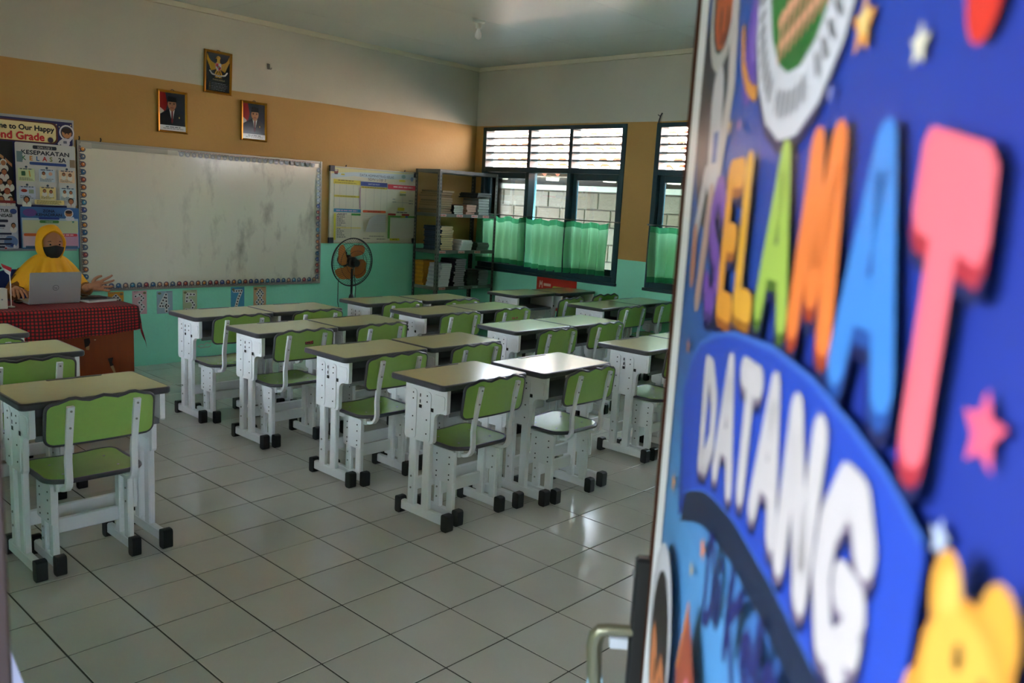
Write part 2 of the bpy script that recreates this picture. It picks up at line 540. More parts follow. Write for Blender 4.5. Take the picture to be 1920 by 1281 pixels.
# windows
def make_window(n, y0, y1, slats=4, left=False):
    w = tag(obj('window_%d' % n, None, None, (XL if left else XW, (y0 + y1) / 2, WZ0), (0, 0, PI if left else 0)), kind='structure')
    hw = (y1 - y0) / 2; hz = WZ1 - WZ0; tr = WTR - WZ0
    t = .055
    m = MB()
    X0, X1 = -.012, .135
    m.cbox(X0, X1, -hw, -hw + t, 0, hz).cbox(X0, X1, hw - t, hw, 0, hz)
    m.cbox(X0, X1, -hw + t, hw - t, 0, t * 1.1).cbox(X0, X1, -hw + t, hw - t, hz - t * .8, hz)
    m.cbox(X0, X1, -hw + t, hw - t, tr - .028, tr + .028)
    muls = (y0 + y1) / 2
    my = [2.978 - 3.282, 3.574 - 3.282]
    for a in my:
        m.cbox(X0 + .002, X1 - .002, a - .024, a + .024, t, tr - .028).cbox(X0 + .002, X1 - .002, a - .024, a + .024, tr + .028, hz - t * .8)
    m.build('window_frame', TEALFRAME, w)
    MB().cbox(-.035, 0.0, -hw - .01, hw + .01, -.03, 0.0).build('window_sill', TEALFRAME, w)
    cols = [(-hw + t, my[0] - .024), (my[0] + .024, my[1] - .024), (my[1] + .024, hw - t)]
    zt0, zt1 = tr + .028, hz - t * .8
    for a, b in cols:
        for k in range(1, slats + 1):
            z = zt0 + (zt1 - zt0) * k / (slats + 1)
            s = MB()
            s.obox((.06, (a + b) / 2, z), (1, 0, -.02), (0, 1, 0), (.02, 0, 1), .045, (b - a) / 2, .009)
            s.build('louver_slat', LOUV, w, smooth=0)
    # lower lights: the two outer ones carry a sash, the middle one is glazed straight into the frame
    for k, (a, b) in enumerate(cols):
        z0, z1 = t * 1.1, tr - .028
        if k != 1:
            s = MB(); f = .052
            s.cbox(.04, .08, a + .002, a + f, z0 + .002, z1 - .002).cbox(.04, .08, b - f, b - .002, z0 + .002, z1 - .002)
            s.cbox(.04, .08, a + f, b - f, z1 - f * 1.3, z1 - .002).cbox(.04, .08, a + f, b - f, z0 + .002, z0 + f * 1.3)
            so = s.build('sash', TEALFRAME, w)
            MB().box(.058, .062, a + f, b - f, z0 + f * 1.3, z1 - f * 1.3).build('pane', GLASS, so, smooth=0)
        else:
            MB().box(.09, .094, a, b, z0, z1).build('pane', GLASS, w, smooth=0)
    return w
for n, (a, b) in enumerate(WIN): make_window(n + 1, a, b)
for n, (a, b) in enumerate(LWIN): make_window(n + 4, a, b, left=True)

# curtains on thin rods
def curtain(y0, y1, zt, zb, label, sag, rod_ends, left=False):
    XC = XL + .03 if left else XW - .03; RZ_ = (0, 0, PI if left else 0)
    r = thing('curtain', (XC, (y0 + y1) / 2, zb), label, 'curtain', 'green half curtains on thin rods', RZ_)
    W = y1 - y0; Hh = zt - zb; NP = 17; hooks = [0, .12, .25, .38, .5, .62, .75, .88, 1]
    ph = [random.uniform(-.25, .25) for _ in range(NP + 2)]
    def top(u):
        d = min(abs(u - h) for h in hooks)
        return Hh - sag * (d / .065) ** 1.2 * .5 - .05 * max(0, .22 - u) * 0
    def fn(u, v, off=0):
        # v from 0 bottom to 1 top
        p = u * NP
        k = int(p); fr = p - k
        a = (.034 * (1 - .35 * v)) * (1 + .5 * ph[min(k, NP)])
        x = -a * cos(2 * PI * p + ph[min(k, NP)]) - .004 - off
        z = top(u) * v + (.012 * sin(u * 9 + 1) + .02 * u) * (1 - v)
        y = (u - .5) * W + .010 * sin(5 * v + k) * (1 - v)
        return (x, y, z)
    vb, vt = .10, .895
    MB().grid(lambda u, v: fn(u, vb + (vt - vb) * v), NP * 8, 10).build('fabric', CURT, r, smooth=60)
    MB().grid(lambda u, v: fn(u, vt + (1 - vt) * v), NP * 8, 2).build('header_band', HEM, r, smooth=60)
    MB().grid(lambda u, v: fn(u, vb * v), NP * 8, 2).build('hem', HEM, r, smooth=60)
    rod = thing('curtain_rod', (XC, (rod_ends[0] + rod_ends[1]) / 2, zt + .012), 'thin bare rod above the ' + ' '.join(label.split(',')[0].replace('hung ', '').split()[:10]), 'rod', 'curtain rods at the windows', RZ_)
    L = (rod_ends[1] - rod_ends[0]) / 2
    MB().tube([(0, -L, 0), (0, -L / 2, -.004), (0, 0, -.006), (0, L / 2, -.004), (0, L, 0)], .0055, 8).build('rod', STEEL, rod)
    hk = MB()
    for e in (-1, 1): hk.cbox(-.008, .03, e * L - .008, e * L + .008, -.008, .008, .002)
    hk.build('bracket', STEEL, rod)
curtain(2.37, 4.285, 1.44, .875, 'long green pleated curtain hung across the wide window beside the book rack', .055, (2.27, 4.30))
curtain(-.02, 1.86, 1.44, .87, 'green pleated curtain hung across the second window, half hidden behind the door', .03, (-.12, 1.905))
curtain(-2.41, -.52, 1.44, .87, 'green pleated curtain hung across the third window, behind the door leaf', .03, (-2.5, -.49))


# ------------------------------------------------------------------ outside
setting('outside_ground', MB().box(-2, 14, -16, 16, -.4, -.16), mat('ground_concrete', '#bdb7ab', .9, noise=.2, nscale=1.5))
setting('yard_ground', MB().box(-14, -2, -16, 16, -.4, -.161), mat('yard_grass', '#1e2216', .95, noise=.3, nscale=6))
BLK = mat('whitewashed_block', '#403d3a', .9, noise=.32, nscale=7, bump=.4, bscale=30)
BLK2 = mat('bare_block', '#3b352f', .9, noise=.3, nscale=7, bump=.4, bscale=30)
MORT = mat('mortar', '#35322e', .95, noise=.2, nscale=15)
RTILE = mat('clay_roof_tile', '#cfac98', .8, noise=.3, nscale=6)
RT2 = mat('weathered_clay_tile', '#c4ac9c', .85, noise=.3, nscale=6)
nb = thing('neighbour_house', (6.75, 2.2, -.16), 'low house outside the windows with block wall and red clay tiled roof', 'house')
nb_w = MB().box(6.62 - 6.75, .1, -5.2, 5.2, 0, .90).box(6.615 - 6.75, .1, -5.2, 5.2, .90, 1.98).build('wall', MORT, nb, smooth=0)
bkm = [MB().cbox(-.06, .06, -.193, .193, -.098, .098, .006).mesh('block', m, 0) for m in (BLK, BLK2)]
for c in range(5):
    z = .16 + 1.775 - .105 - .21 * c
    for k in range(24):
        y = -4.9 + .405 * k + (.2 if c % 2 else 0)
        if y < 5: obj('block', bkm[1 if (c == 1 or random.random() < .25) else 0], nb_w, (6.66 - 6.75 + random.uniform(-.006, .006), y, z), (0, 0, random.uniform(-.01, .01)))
MB().box(-.18, -.02, -5.2, 5.2, 1.945, 2.01).build('ring_beam', mat('grey_beam', '#74777a', .8, noise=.1), nb, smooth=0)
# eave: dark wall strip under the rafters, white painted rafter ends, tiled slope
sl = math.radians(20)
MB().add([(-.62, -5.4, 2.10), (-.62, 5.4, 2.10), (2.13, 5.4, 2.10 + 2.75 * math.tan(sl)), (2.13, -5.4, 2.10 + 2.75 * math.tan(sl)),
          (-.62, -5.4, 2.085), (-.62, 5.4, 2.085), (2.13, 5.4, 2.085 + 2.75 * math.tan(sl)), (2.13, -5.4, 2.085 + 2.75 * math.tan(sl))],
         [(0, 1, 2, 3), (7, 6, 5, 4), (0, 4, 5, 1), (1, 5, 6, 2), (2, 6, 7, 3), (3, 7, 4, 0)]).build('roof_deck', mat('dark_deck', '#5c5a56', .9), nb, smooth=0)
MB().box(-.03, .02, -5.2, 5.2, 2.0, 2.42).build('eave_wall', mat('painted_eave_shade', '#3f4142', .8, noise=.2), nb, smooth=0)  # shade under the eave is put into this dark colour
re_me = MB().cbox(-.60, -.44, -.04, .04, -.06, 0, .004).mesh('rafter_end', mat('white_rafter', '#d6d4cc', .7), 0)
for k in range(11):
    obj('rafter_end', re_me, nb, (0, -4.55 + .875 * k + .25, 2.11 + .0))
# curved clay tiles, course by course
tm = MB()
def tcurve(u): return .03 * sin(u * 2 * PI) + .012 * cos(u * 4 * PI)
nu = 10
vs = []
for e, zz in ((0, .0), (1, .0)):
    for i in range(nu + 1):
        u = i / nu
        vs.append((.30 * e, (u - .5) * .22, tcurve(u) + .036 * (1 - e)))
for i in range(nu + 1):
    u = i / nu
    vs.append((0, (u - .5) * .22, tcurve(u) + .004))
tm.add(vs, [(i, i + 1, nu + 2 + i, nu + 1 + i) for i in range(nu)])
tm.add(vs, [(2 * nu + 2 + i, 2 * nu + 3 + i, i + 1, i) for i in range(nu)], 1)
TLIP = mat('tile_butt_shade', '#642a14', .9)  # butt edges coloured dark to stand in for shade between courses
rt = [tm.mesh('roof_tile', [m, TLIP], 40) for m in (RTILE, RT2)]
more = MB(); cnt = 0
for c in range(12):
    for k in range(50):
        y = -5.3 + .215 * k + random.uniform(-.005, .005)
        s = .25 * c - .02
        x = -.64 + s * cos(sl); z = 2.14 + s * sin(sl)
        ry = -sl + random.uniform(-.02, .02)
        if c < 7 and y > -2.9 and cnt < 298:
            obj('roof_tile', rt[1 if random.random() < .3 else 0], nb, (x, y, z), (0, ry, random.uniform(-.02, .02))); cnt += 1
        else:
            more.add([(x + px * cos(ry) + pz * sin(ry), y + py, z - px * sin(ry) + pz * cos(ry)) for px, py, pz in tm.v], tm.f)
            more.m[-len(tm.m):] = tm.m
tag(more.build('roof_tiling', [RTILE, TLIP], nb, smooth=40), kind='stuff')

setting('corridor_roof', MB().box(-4.6, XL - .16, -8, 8, 2.62, 2.70), mat('corridor_soffit', '#8a867a', .8))
setting('corridor_floor', MB().box(-4.4, XL - .0, -8, 8, -.159, -.004), mat('corridor_cement', '#4a4844', .8, noise=.15, nscale=3))
setting('yard_bounce_wall', MB().box(-9.4, -9.0, -14, 14, -.16, 4.0), mat('yard_bounce_paint', '#dcdce0', .9, noise=.2, nscale=2))  # unseen wall added to bounce light in through the left openings
setting('yard_light_block', MB().cbox(-8.6, -7.6, -14, .2, -.16, 3.5, .15), mat('light_block_green', '#2c3a20', .95, noise=.5, nscale=9, bump=.6, bscale=12))  # unseen mass added to keep yard light off the doorway and banner

# ------------------------------------------------------------------ door: frame in the doorway, leaf swung into the room
PH = math.radians(39.7)
EX, EY = -.91986, -2.23169                         # free edge of the leaf on the floor plan
d1 = tag(obj('door_1', None, None, (0, 0, 0)), kind='structure')
jm = MB()
jm.cbox(XL - .16, -1.602, DY1 - .05, DY1, 0, DZ, .004).cbox(XL - .16, -1.602, DY0, DY0 + .05, 0, DZ, .004).cbox(XL - .16, -1.602, DY0 + .05, DY1 - .05, DZ - .05, DZ, .004)
jm.build('door_frame', mat('dark_frame_paint', '#33251f', .5), d1)
TH = PH + PI
DROT = (0, 0, TH); DLOC = (EX, EY, 0)
leaf = tag(obj('door_leaf', MB().cbox(0, .90, .0015, .036, .012, 2.05, .003).mesh('door_leaf', BROWNW), d1, DLOC, DROT))
# black lock case on the outer face at the free edge, drooping lever with stickers
MB().cbox(-.004, .017, -.017, .030, .80, 1.122, .004).build('lock_plate', BLACKP, leaf)
sc = MB()
for z in (1.098, .83): sc.lathe([(.006, 0), (.006, -.002), (.003, -.003)], (.007, -.017, z), 10, axis='y')
sc.build('screws', STEEL, leaf)['kind'] = 'stuff'
lv = MB()
lv.tube([(.008, -.010, 1.014), (.008, -.046, 1.014), (.007, -.056, 1.011), (.004, -.062, 1.002), (.002, -.064, .986), (.0, -.061, .945), (-.002, -.058, .922)], [.0085, .0085, .010, .0115, .0115, .011, .010], 12)
lo = lv.build('lever_handle', mat('dull_brass', '#8c8a76', .35, metal=.7), leaf)
MB().cbox(-.003, .0165, -.044, -.019, .990, 1.005, .001).build('price_sticker', mat('sticker_white', '#c9cfe0', .5), lo)
MB().cbox(-.006, .004, -.070, -.048, .918, .938, .001).build('price_sticker', mat('sticker_blue', '#a9c9dd', .5), lo)

# ------------------------------------------------------------------ welcome banner on the door leaf
BP = Print(eps=.00006, base=.0012)
def bcol(u, v):
    t = max(0, min(1, (u - .1) / .75)); 
    lt = Vector((.042, .16, .50)); md = Vector((.012, .034, .32)); dk = Vector((.006, .009, .17)); cy = Vector((.10, .34, .72))
    c = lt.lerp(md, min(1, t * 1.7))
    c = c.lerp(dk, max(0, min(1, (v - 1.52) * 3.0)) * max(0, min(1, (u - .55) * 2.5)) * .9)
    c = c.lerp(cy, max(0, min(1, (1.43 - v) * 6)) * max(0, min(1, (.72 - u) * 4)))
    c = c.lerp(Vector((.02, .07, .42)), max(0, 1 - math.hypot(u - .62, v - 1.75) / .22) * .7)
    return tuple(c)
BP.rect(.058, .875, .22, 1.99, '#f2f3fa')
BP.ink = .68
nx, ny = 36, 60
u0, u1, v0, v1 = .116, .80, .28, 1.93
for i in range(nx):
    for j in range(ny):
        a, b = u0 + (u1 - u0) * i / nx, u0 + (u1 - u0) * (i + 1) / nx; c, d = v0 + (v1 - v0) * j / ny, v0 + (v1 - v0) * (j + 1) / ny
        BP.poly([(a, c), (b, c), (b, d), (a, d)], bcol((a + b) / 2, (c + d) / 2), .0014)
BP.k = 10
for i in range(8):
    a, b = .80 + .009375 * i, .80 + .009375 * (i + 1)
    for j in range(ny):
        c, d = v0 + (v1 - v0) * j / ny, v0 + (v1 - v0) * (j + 1) / ny
        BP.poly([(a, c), (b, c), (b, d), (a, d)], bcol((a + b) / 2, (c + d) / 2), .0014)
# left border line, space boy at the top left, ringed planet
BP.rect(.116, .123, .28, 1.93, '#2b2f6e')
BP.ell(.20, 1.70, .085, .13, '#3a3f4a', rot=.1).ell(.215, 1.80, .075, .075, '#c9c6c2').ell(.215, 1.80, .058, .058, '#3a3f4a').ell(.218, 1.80, .05, .055, '#d2612c')
BP.ell(.205, 1.775, .006, .014, '#2a1710').ell(.24, 1.77, .006, .014, '#2a1710').ell(.225, 1.755, .02, .006, '#8c2f18')
BP.stroke([(.275, 1.78), (.29, 1.70), (.262, 1.62)], .032, '#cfc6c4').stroke([(.225, 1.70), (.235, 1.63)], .06, '#d4d2d6').rect(.225, .25, 1.635, 1.665, '#3c64b0')
BP.stroke([(.20, 1.62), (.165, 1.56)], .03, '#cfcad0').stroke([(.24, 1.6), (.215, 1.50)], .032, '#c9a59a').stroke([(.165, 1.56), (.17, 1.52)], .03, '#c88a78')
BP.ell(.375, 1.725, .034, .052, '#6a4bb4', rot=-.3).ell(.385, 1.74, .02, .035, '#8c6acb', rot=-.3)
BP.stroke([(.325, 1.742), (.338, 1.712), (.365, 1.690), (.395, 1.680), (.406, 1.694)], .011, '#e89a3c')
# round school seal: white ring, green field and a fence
BP.ell(.505, 1.765, .132, .138, '#101a50').ell(.505, 1.770, .130, .134, '#d6d6de').ell(.505, 1.773, .088, .092, '#2f7a35')
BP.ell(.505, 1.705, .048, .022, '#256a2c').ell(.52, 1.80, .03, .03, '#8a4a30')
BP.stroke([(.455, 1.722), (.58, 1.745)], .008, '#e7a884').stroke([(.46, 1.704), (.575, 1.722)], .006, '#e7a884')
for k in range(9): BP.stroke([(.462 + .013 * k, 1.695 + .002 * k), (.462 + .013 * k, 1.728 + .0035 * k)], .005, '#e2a07e')
for k in range(26):
    a = -PI * .98 + PI * .96 * k / 25
    if k in (9, 16): continue
    r = .112
    BP.stroke([(.505 + (r - .009) * cos(a), 1.771 + (r - .009) * sin(a)), (.505 + (r + .006) * cos(a), 1.771 + (r + .006) * sin(a))], .0035, '#77777f')
# stars and sparkles
for (u, v, r, c) in ((.64, 1.683, .017, '#f0a04a'), (.64, 1.685, .010, '#f6d98c'), (.714, 1.66, .010, '#e8e0c8'), (.809, 1.518, .015, '#f0607c'), (.378, 1.292, .012, '#f08a3c'),
                     (.336, 1.254, .009, '#c8b890'), (.204, 1.446, .010, '#e08a4a'), (.19, 1.29, .013, '#f0a040'), (.319, 1.662, .009, '#d8b070'), (.791, 1.473, .008, '#b8c4e0'),
                     (.36, 1.66, .006, '#d890b0'), (.60, 1.655, .006, '#8a90c8'), (.335, 1.15, .010, '#d8c8a0')):
    BP.star(u, v, r, c)
BP.ell(.768, 1.672, .014, .022, '#d83020')
# letters: rounded strokes in a box, dark side below, bright face above
STR = {'S': [[(.92, .84), (.7, .98), (.35, .98), (.1, .8), (.2, .6), (.75, .42), (.92, .22), (.68, .03), (.3, .02), (.06, .18)]],
       'E': [[(.95, 1), (.1, 1), (.1, 0), (.95, 0)], [(.1, .52), (.8, .52)]],
       'L': [[(.12, 1), (.12, 0), (.95, 0)]],
       'A': [[(.02, 0), (.5, 1), (.98, 0)], [(.24, .32), (.76, .32)]],
       'M': [[(.02, 0), (.2, 1), (.5, .22), (.8, 1), (.98, 0)]],
       'T': [[(.02, .97), (.98, .97)], [(.5, .97), (.5, 0)]],
       'D': [[(.1, 0), (.1, 1), (.5, .97), (.9, .7), (.9, .3), (.5, .03), (.1, 0)]],
       'N': [[(.06, 0), (.06, 1), (.94, 0), (.94, 1)]],
       'G': [[(.93, .78), (.7, .97), (.35, .96), (.08, .65), (.08, .35), (.35, .04), (.7, .03), (.93, .25), (.93, .45), (.6, .45)]],
       'K': [[(.1, 0), (.1, 1)], [(.9, 1), (.12, .45), (.9, 0)]],
       'i': [[(.5, 0), (.5, .62)], [(.5, .92), (.5, .94)]],
       'e': [[(.1, .34), (.9, .38), (.8, .6), (.45, .68), (.12, .45), (.15, .12), (.5, 0), (.85, .1)]],
       'l': [[(.5, 0), (.5, 1)]],
       'a': [[(.85, .6), (.85, 0)], [(.85, .5), (.5, .66), (.15, .45), (.15, .15), (.5, .0), (.85, .18)]],
       's': [[(.85, .58), (.5, .67), (.15, .52), (.5, .34), (.85, .18), (.5, .0), (.12, .1)]]}
def letter(ch, ua, ub, va, vb, w, face, side, drop=.008, rot=0.0):
    cu, cv = (ua + ub) / 2, (va + vb) / 2
    def T(p, dv=0):
        x = ua + w / 2 + p[0] * (ub - ua - w) - cu; y = va + w / 2 + p[1] * (vb - va - w) - cv
        return (cu + x * cos(rot) - y * sin(rot), cv + x * sin(rot) + y * cos(rot) + dv)
    for k, (dv, col) in enumerate(((-drop * 1.7, '#0a1450'), (-drop, side), (0, face))):
        for st in STR[ch]:
            BP.stroke([T(p, dv) for p in st], w if k else w * 1.12, col)
for args in (('S', .262, .345, 1.490, 1.622, .024, '#7d4fb4', '#4a2a7c'), ('E', .334, .408, 1.497, 1.632, .0245, '#f2a437', '#a85a14'), ('L', .402, .476, 1.506, 1.636, .0245, '#f0b03a', '#a86a14'),
             ('A', .480, .568, 1.512, 1.636, .0235, '#a9c653', '#4c6a1c'), ('M', .568, .655, 1.513, 1.638, .025, '#f5813a', '#a83a10'), ('A', .652, .740, 1.503, 1.632, .025, '#3f86d8', '#1c4a9c')):
    letter(*args)
BP.k += 4
for dv, col in ((-.014, '#0a1450'), (-.008, '#b02838'), (0, '#fb6f7d')):
    BP.poly([(u, v + dv) for u, v in ((.7385, 1.618), (.744, 1.624), (.792, 1.6135), (.799, 1.606), (.8005, 1.580), (.796, 1.572), (.742, 1.583), (.7365, 1.590))], col).stroke([(.7675, 1.598 + dv), (.764, 1.503 + dv)], .024, col)
# ribbon
top = [(.217, 1.404), (.25, 1.440), (.287, 1.464), (.36, 1.484), (.432, 1.496), (.546, 1.504), (.634, 1.501), (.70, 1.492), (.742, 1.484), (.785, 1.470)]
bot = [(.785, 1.352), (.742, 1.358), (.685, 1.360), (.603, 1.364), (.494, 1.362), (.42, 1.353), (.378, 1.345), (.34, 1.333), (.30, 1.318), (.27, 1.306)]
BP.poly([(.217, 1.404), (.30, 1.43), (.30, 1.30), (.253, 1.276)], '#1a3a94')
BP.poly([(u, v - .022) for u, v in top[3:]] + [(u, v - .030) for u, v in bot], '#10203e')
BP.poly(top + bot, '#3f6fd0').poly([(u + .003, v - .004) for u, v in top] + [(u, v + .002) for u, v in bot], '#2348be')
for args in (('D', .325, .402, 1.355, 1.463, .023, '#cfc8ca', '#7a6a80', .005, .10), ('A', .398, .477, 1.368, 1.480, .022, '#cfc8ca', '#7a6a80', .005, .06), ('T', .470, .540, 1.380, 1.488, .023, '#cfc8ca', '#7a6a80', .005, .02),
             ('A', .532, .606, 1.383, 1.491, .022, '#cfc8ca', '#7a6a80', .005, 0), ('N', .602, .676, 1.376, 1.488, .0245, '#cfc8ca', '#7a6a80', .005, -.04), ('G', .672, .752, 1.368, 1.478, .0255, '#cfc8ca', '#7a6a80', .005, -.08)):
    letter(*args)
for ch, ua, ub, va, vb, r in (('D', .420, .464, 1.250, 1.330, 0), ('i', .468, .484, 1.268, 1.330, -.04), ('K', .506, .554, 1.262, 1.336, -.08), ('e', .556, .594, 1.278, 1.336, -.06), ('l', .592, .606, 1.290, 1.342, -.06),
                              ('a', .612, .650, 1.292, 1.345, -.08), ('s', .656, .694, 1.292, 1.345, -.10)):
    letter(ch, ua, ub, va, vb, .0115, '#1a2068', '#1a2068', .0005, r)
# kid astronaut at the lower left, rocket, yellow star figure at the right
BP.ell(.225, 1.125, .078, .105, '#d8dae4').ell(.228, 1.11, .064, .09, '#2a2022').ell(.232, 1.085, .055, .07, '#e08a58').poly([(.18, 1.13), (.21, 1.115), (.235, 1.085), (.25, 1.12), (.285, 1.10), (.28, 1.16), (.23, 1.19), (.185, 1.17)], '#221a1c')
BP.ell(.218, 1.082, .006, .015, '#3a1c10').ell(.258, 1.082, .006, .015, '#3a1c10').ell(.238, 1.05, .018, .007, '#b0402c').ell(.24, .96, .08, .09, '#d0d4e2')
BP.poly([(.375, 1.24), (.345, 1.16), (.345, 1.06), (.47, 1.10), (.43, 1.19)], '#a04a34').stroke([(.376, 1.238), (.345, 1.16)], .006, '#e08a40').ell(.40, 1.15, .014, .03, '#e0708a').ell(.455, 1.12, .03, .04, '#f08098')
BP.ell(.815, 1.462, .011, .016, '#eaa63a').ell(.848, 1.464, .012, .017, '#eaa63a').ell(.836, 1.430, .034, .038, '#e59a34').ell(.812, 1.415, .018, .016, '#e59a34').ell(.818, 1.462, .007, .011, '#f0c258').ell(.832, 1.436, .026, .026, '#efb348').ell(.829, 1.447, .003, .005, '#5a3a10').ell(.846, 1.444, .003, .005, '#5a3a10')
bn = BP.build('welcome_banner', VINYL, None, DLOC, DROT)
tag(bn, 'blue space-themed welcome banner with big coloured letters on the open door leaf', 'banner')

# ------------------------------------------------------------------ student desk
def xsym(pts): return [(-x, y, z) for x, y, z in pts]
def make_desk(loc, label, group):
    d = thing('student_desk', loc, label, 'desk', group)
    ZT = .72
    def ringband(mb, x0, x1, y0, y1, r, inset, za, zb, zc):
        o = rrect(x0, x1, y0, y1, r, 5); i = rrect(x0 + inset, x1 - inset, y0 + inset, y1 - inset, max(.004, r - inset), 5)
        m = rrect(x0 + .004, x1 - .004, y0 + .004, y1 - .004, r - .004, 5)
        n = len(o)
        vs = [(p[0], p[1], za) for p in i] + [(p[0], p[1], za) for p in m] + [(p[0], p[1], za + .005) for p in o] + [(p[0], p[1], zb - .006) for p in o] + [(p[0], p[1], zb - .001) for p in m] + [(p[0], p[1], zb) for p in i] + [(p[0], p[1], zc) for p in i]
        fs = [(a * n + k, a * n + (k + 1) % n, (a + 1) * n + (k + 1) % n, (a + 1) * n + k) for a in range(6) for k in range(n)]
        mb.add(vs, fs)
    tp = MB(); tp.prism(rrect(-.29, .29, -.19, .19, .02, 5), 'z', .697, ZT)
    top_o = tp.build('tabletop', TOPG, d)
    eb = MB(); ringband(eb, -.30, .30, -.20, .20, .028, .011, .692, ZT + .0005, .70)
    eb.build('edge_band', BAND, top_o)
    gr = MB(); gr.prism(rrect(-.08, .15, .168, .189, .009, 4), 'z', .705, ZT + .002)
    gr.build('pencil_tray', BAND, top_o)
    bx = MB()
    bx.box(-.245, .245, -.185, .10, .575, .583).box(-.245, .245, .092, .10, .583, .692).box(-.245, .245, -.187, -.180, .560, .583)
    bx.build('storage_box', BOXG, d, smooth=0)
    prof = [(.105, .692), (-.195, .692), (-.195, .583), (-.188, .575), (-.150, .573), (-.128, .566), (-.114, .552), (-.110, .535), (-.108, .425), (-.100, .413), (-.085, .410), (.090, .406), (.102, .412), (.106, .425)]
    for sx in (-1, 1):
        a, b = (-.268, -.246) if sx < 0 else (.246, .268)
        p = MB().prism(prof, 'x', a, b).build('side_panel', WPAINT, d, smooth=0)
        xo = sx * .2685
        rb = MB()
        for y0, y1 in ((.018, .066), (-.086, -.034)):
            q = rrect(y0, y1, .414, .665, .02, 4)
            rb.prism(q, 'x', xo - sx * .002, xo + sx * .004)
        rb.prism(rrect(-.182, -.100, .592, .662, .012, 4), 'x', xo - sx * .002, xo + sx * .0025)
        rb.build('pressed_rib', WPAINT, p, smooth=0)
        hl = MB()
        for y in (.042, -.060):
            for z in (.645, .615, .525, .455):
                hl.lathe([(.004, 0), (.004, sx * .0015)], (xo + sx * .0042, y, z), 8, axis='x')
        for y, z, w, h in ((-.010, .640, .003, .008), (-.010, .610, .003, .008), (-.012, .585, .009, .008), (-.098, .582, .009, .009)):
            hl.box(min(xo + sx * .0042, xo + sx * .0055), max(xo + sx * .0042, xo + sx * .0055), y - w, y + w, z - h, z + h)
        hl.build('bolt_holes', DARKH, p, smooth=0)['kind'] = 'stuff'
        for y0, y1 in ((.016, .068), (-.086, -.034)):
            MB().cbox(sx * .255 - .014, sx * .255 + .014, y0, y1, .065, .47, .005).build('post', WPAINT, d)
        bo = MB()
        for z in (.215, .155):
            bo.lathe([(.0055, 0), (.0055, sx * .003), (.003, sx * .004)], (sx * .269, .042, z), 8, axis='x')
        bo.build('bolts', STEEL, d)['kind'] = 'stuff'
        ft = MB().cbox(sx * .255 - .015, sx * .255 + .015, -.215, .130, .022, .072, .005).build('foot', WPAINT, d)
        for y0, y1 in ((-.240, -.195), (.110, .152)):
            m = MB(); q = rrect(y0, y1, .0, .086, .012, 3)
            m.prism(q, 'x', sx * .255 - .021, sx * .255 + .021)
            m.build('foot_cap', BLACKP, ft, smooth=20)
    MB().cbox(-.241, .241, .028, .050, .14, .205, .004).build('crossbar', WPAINT, d)
    return d

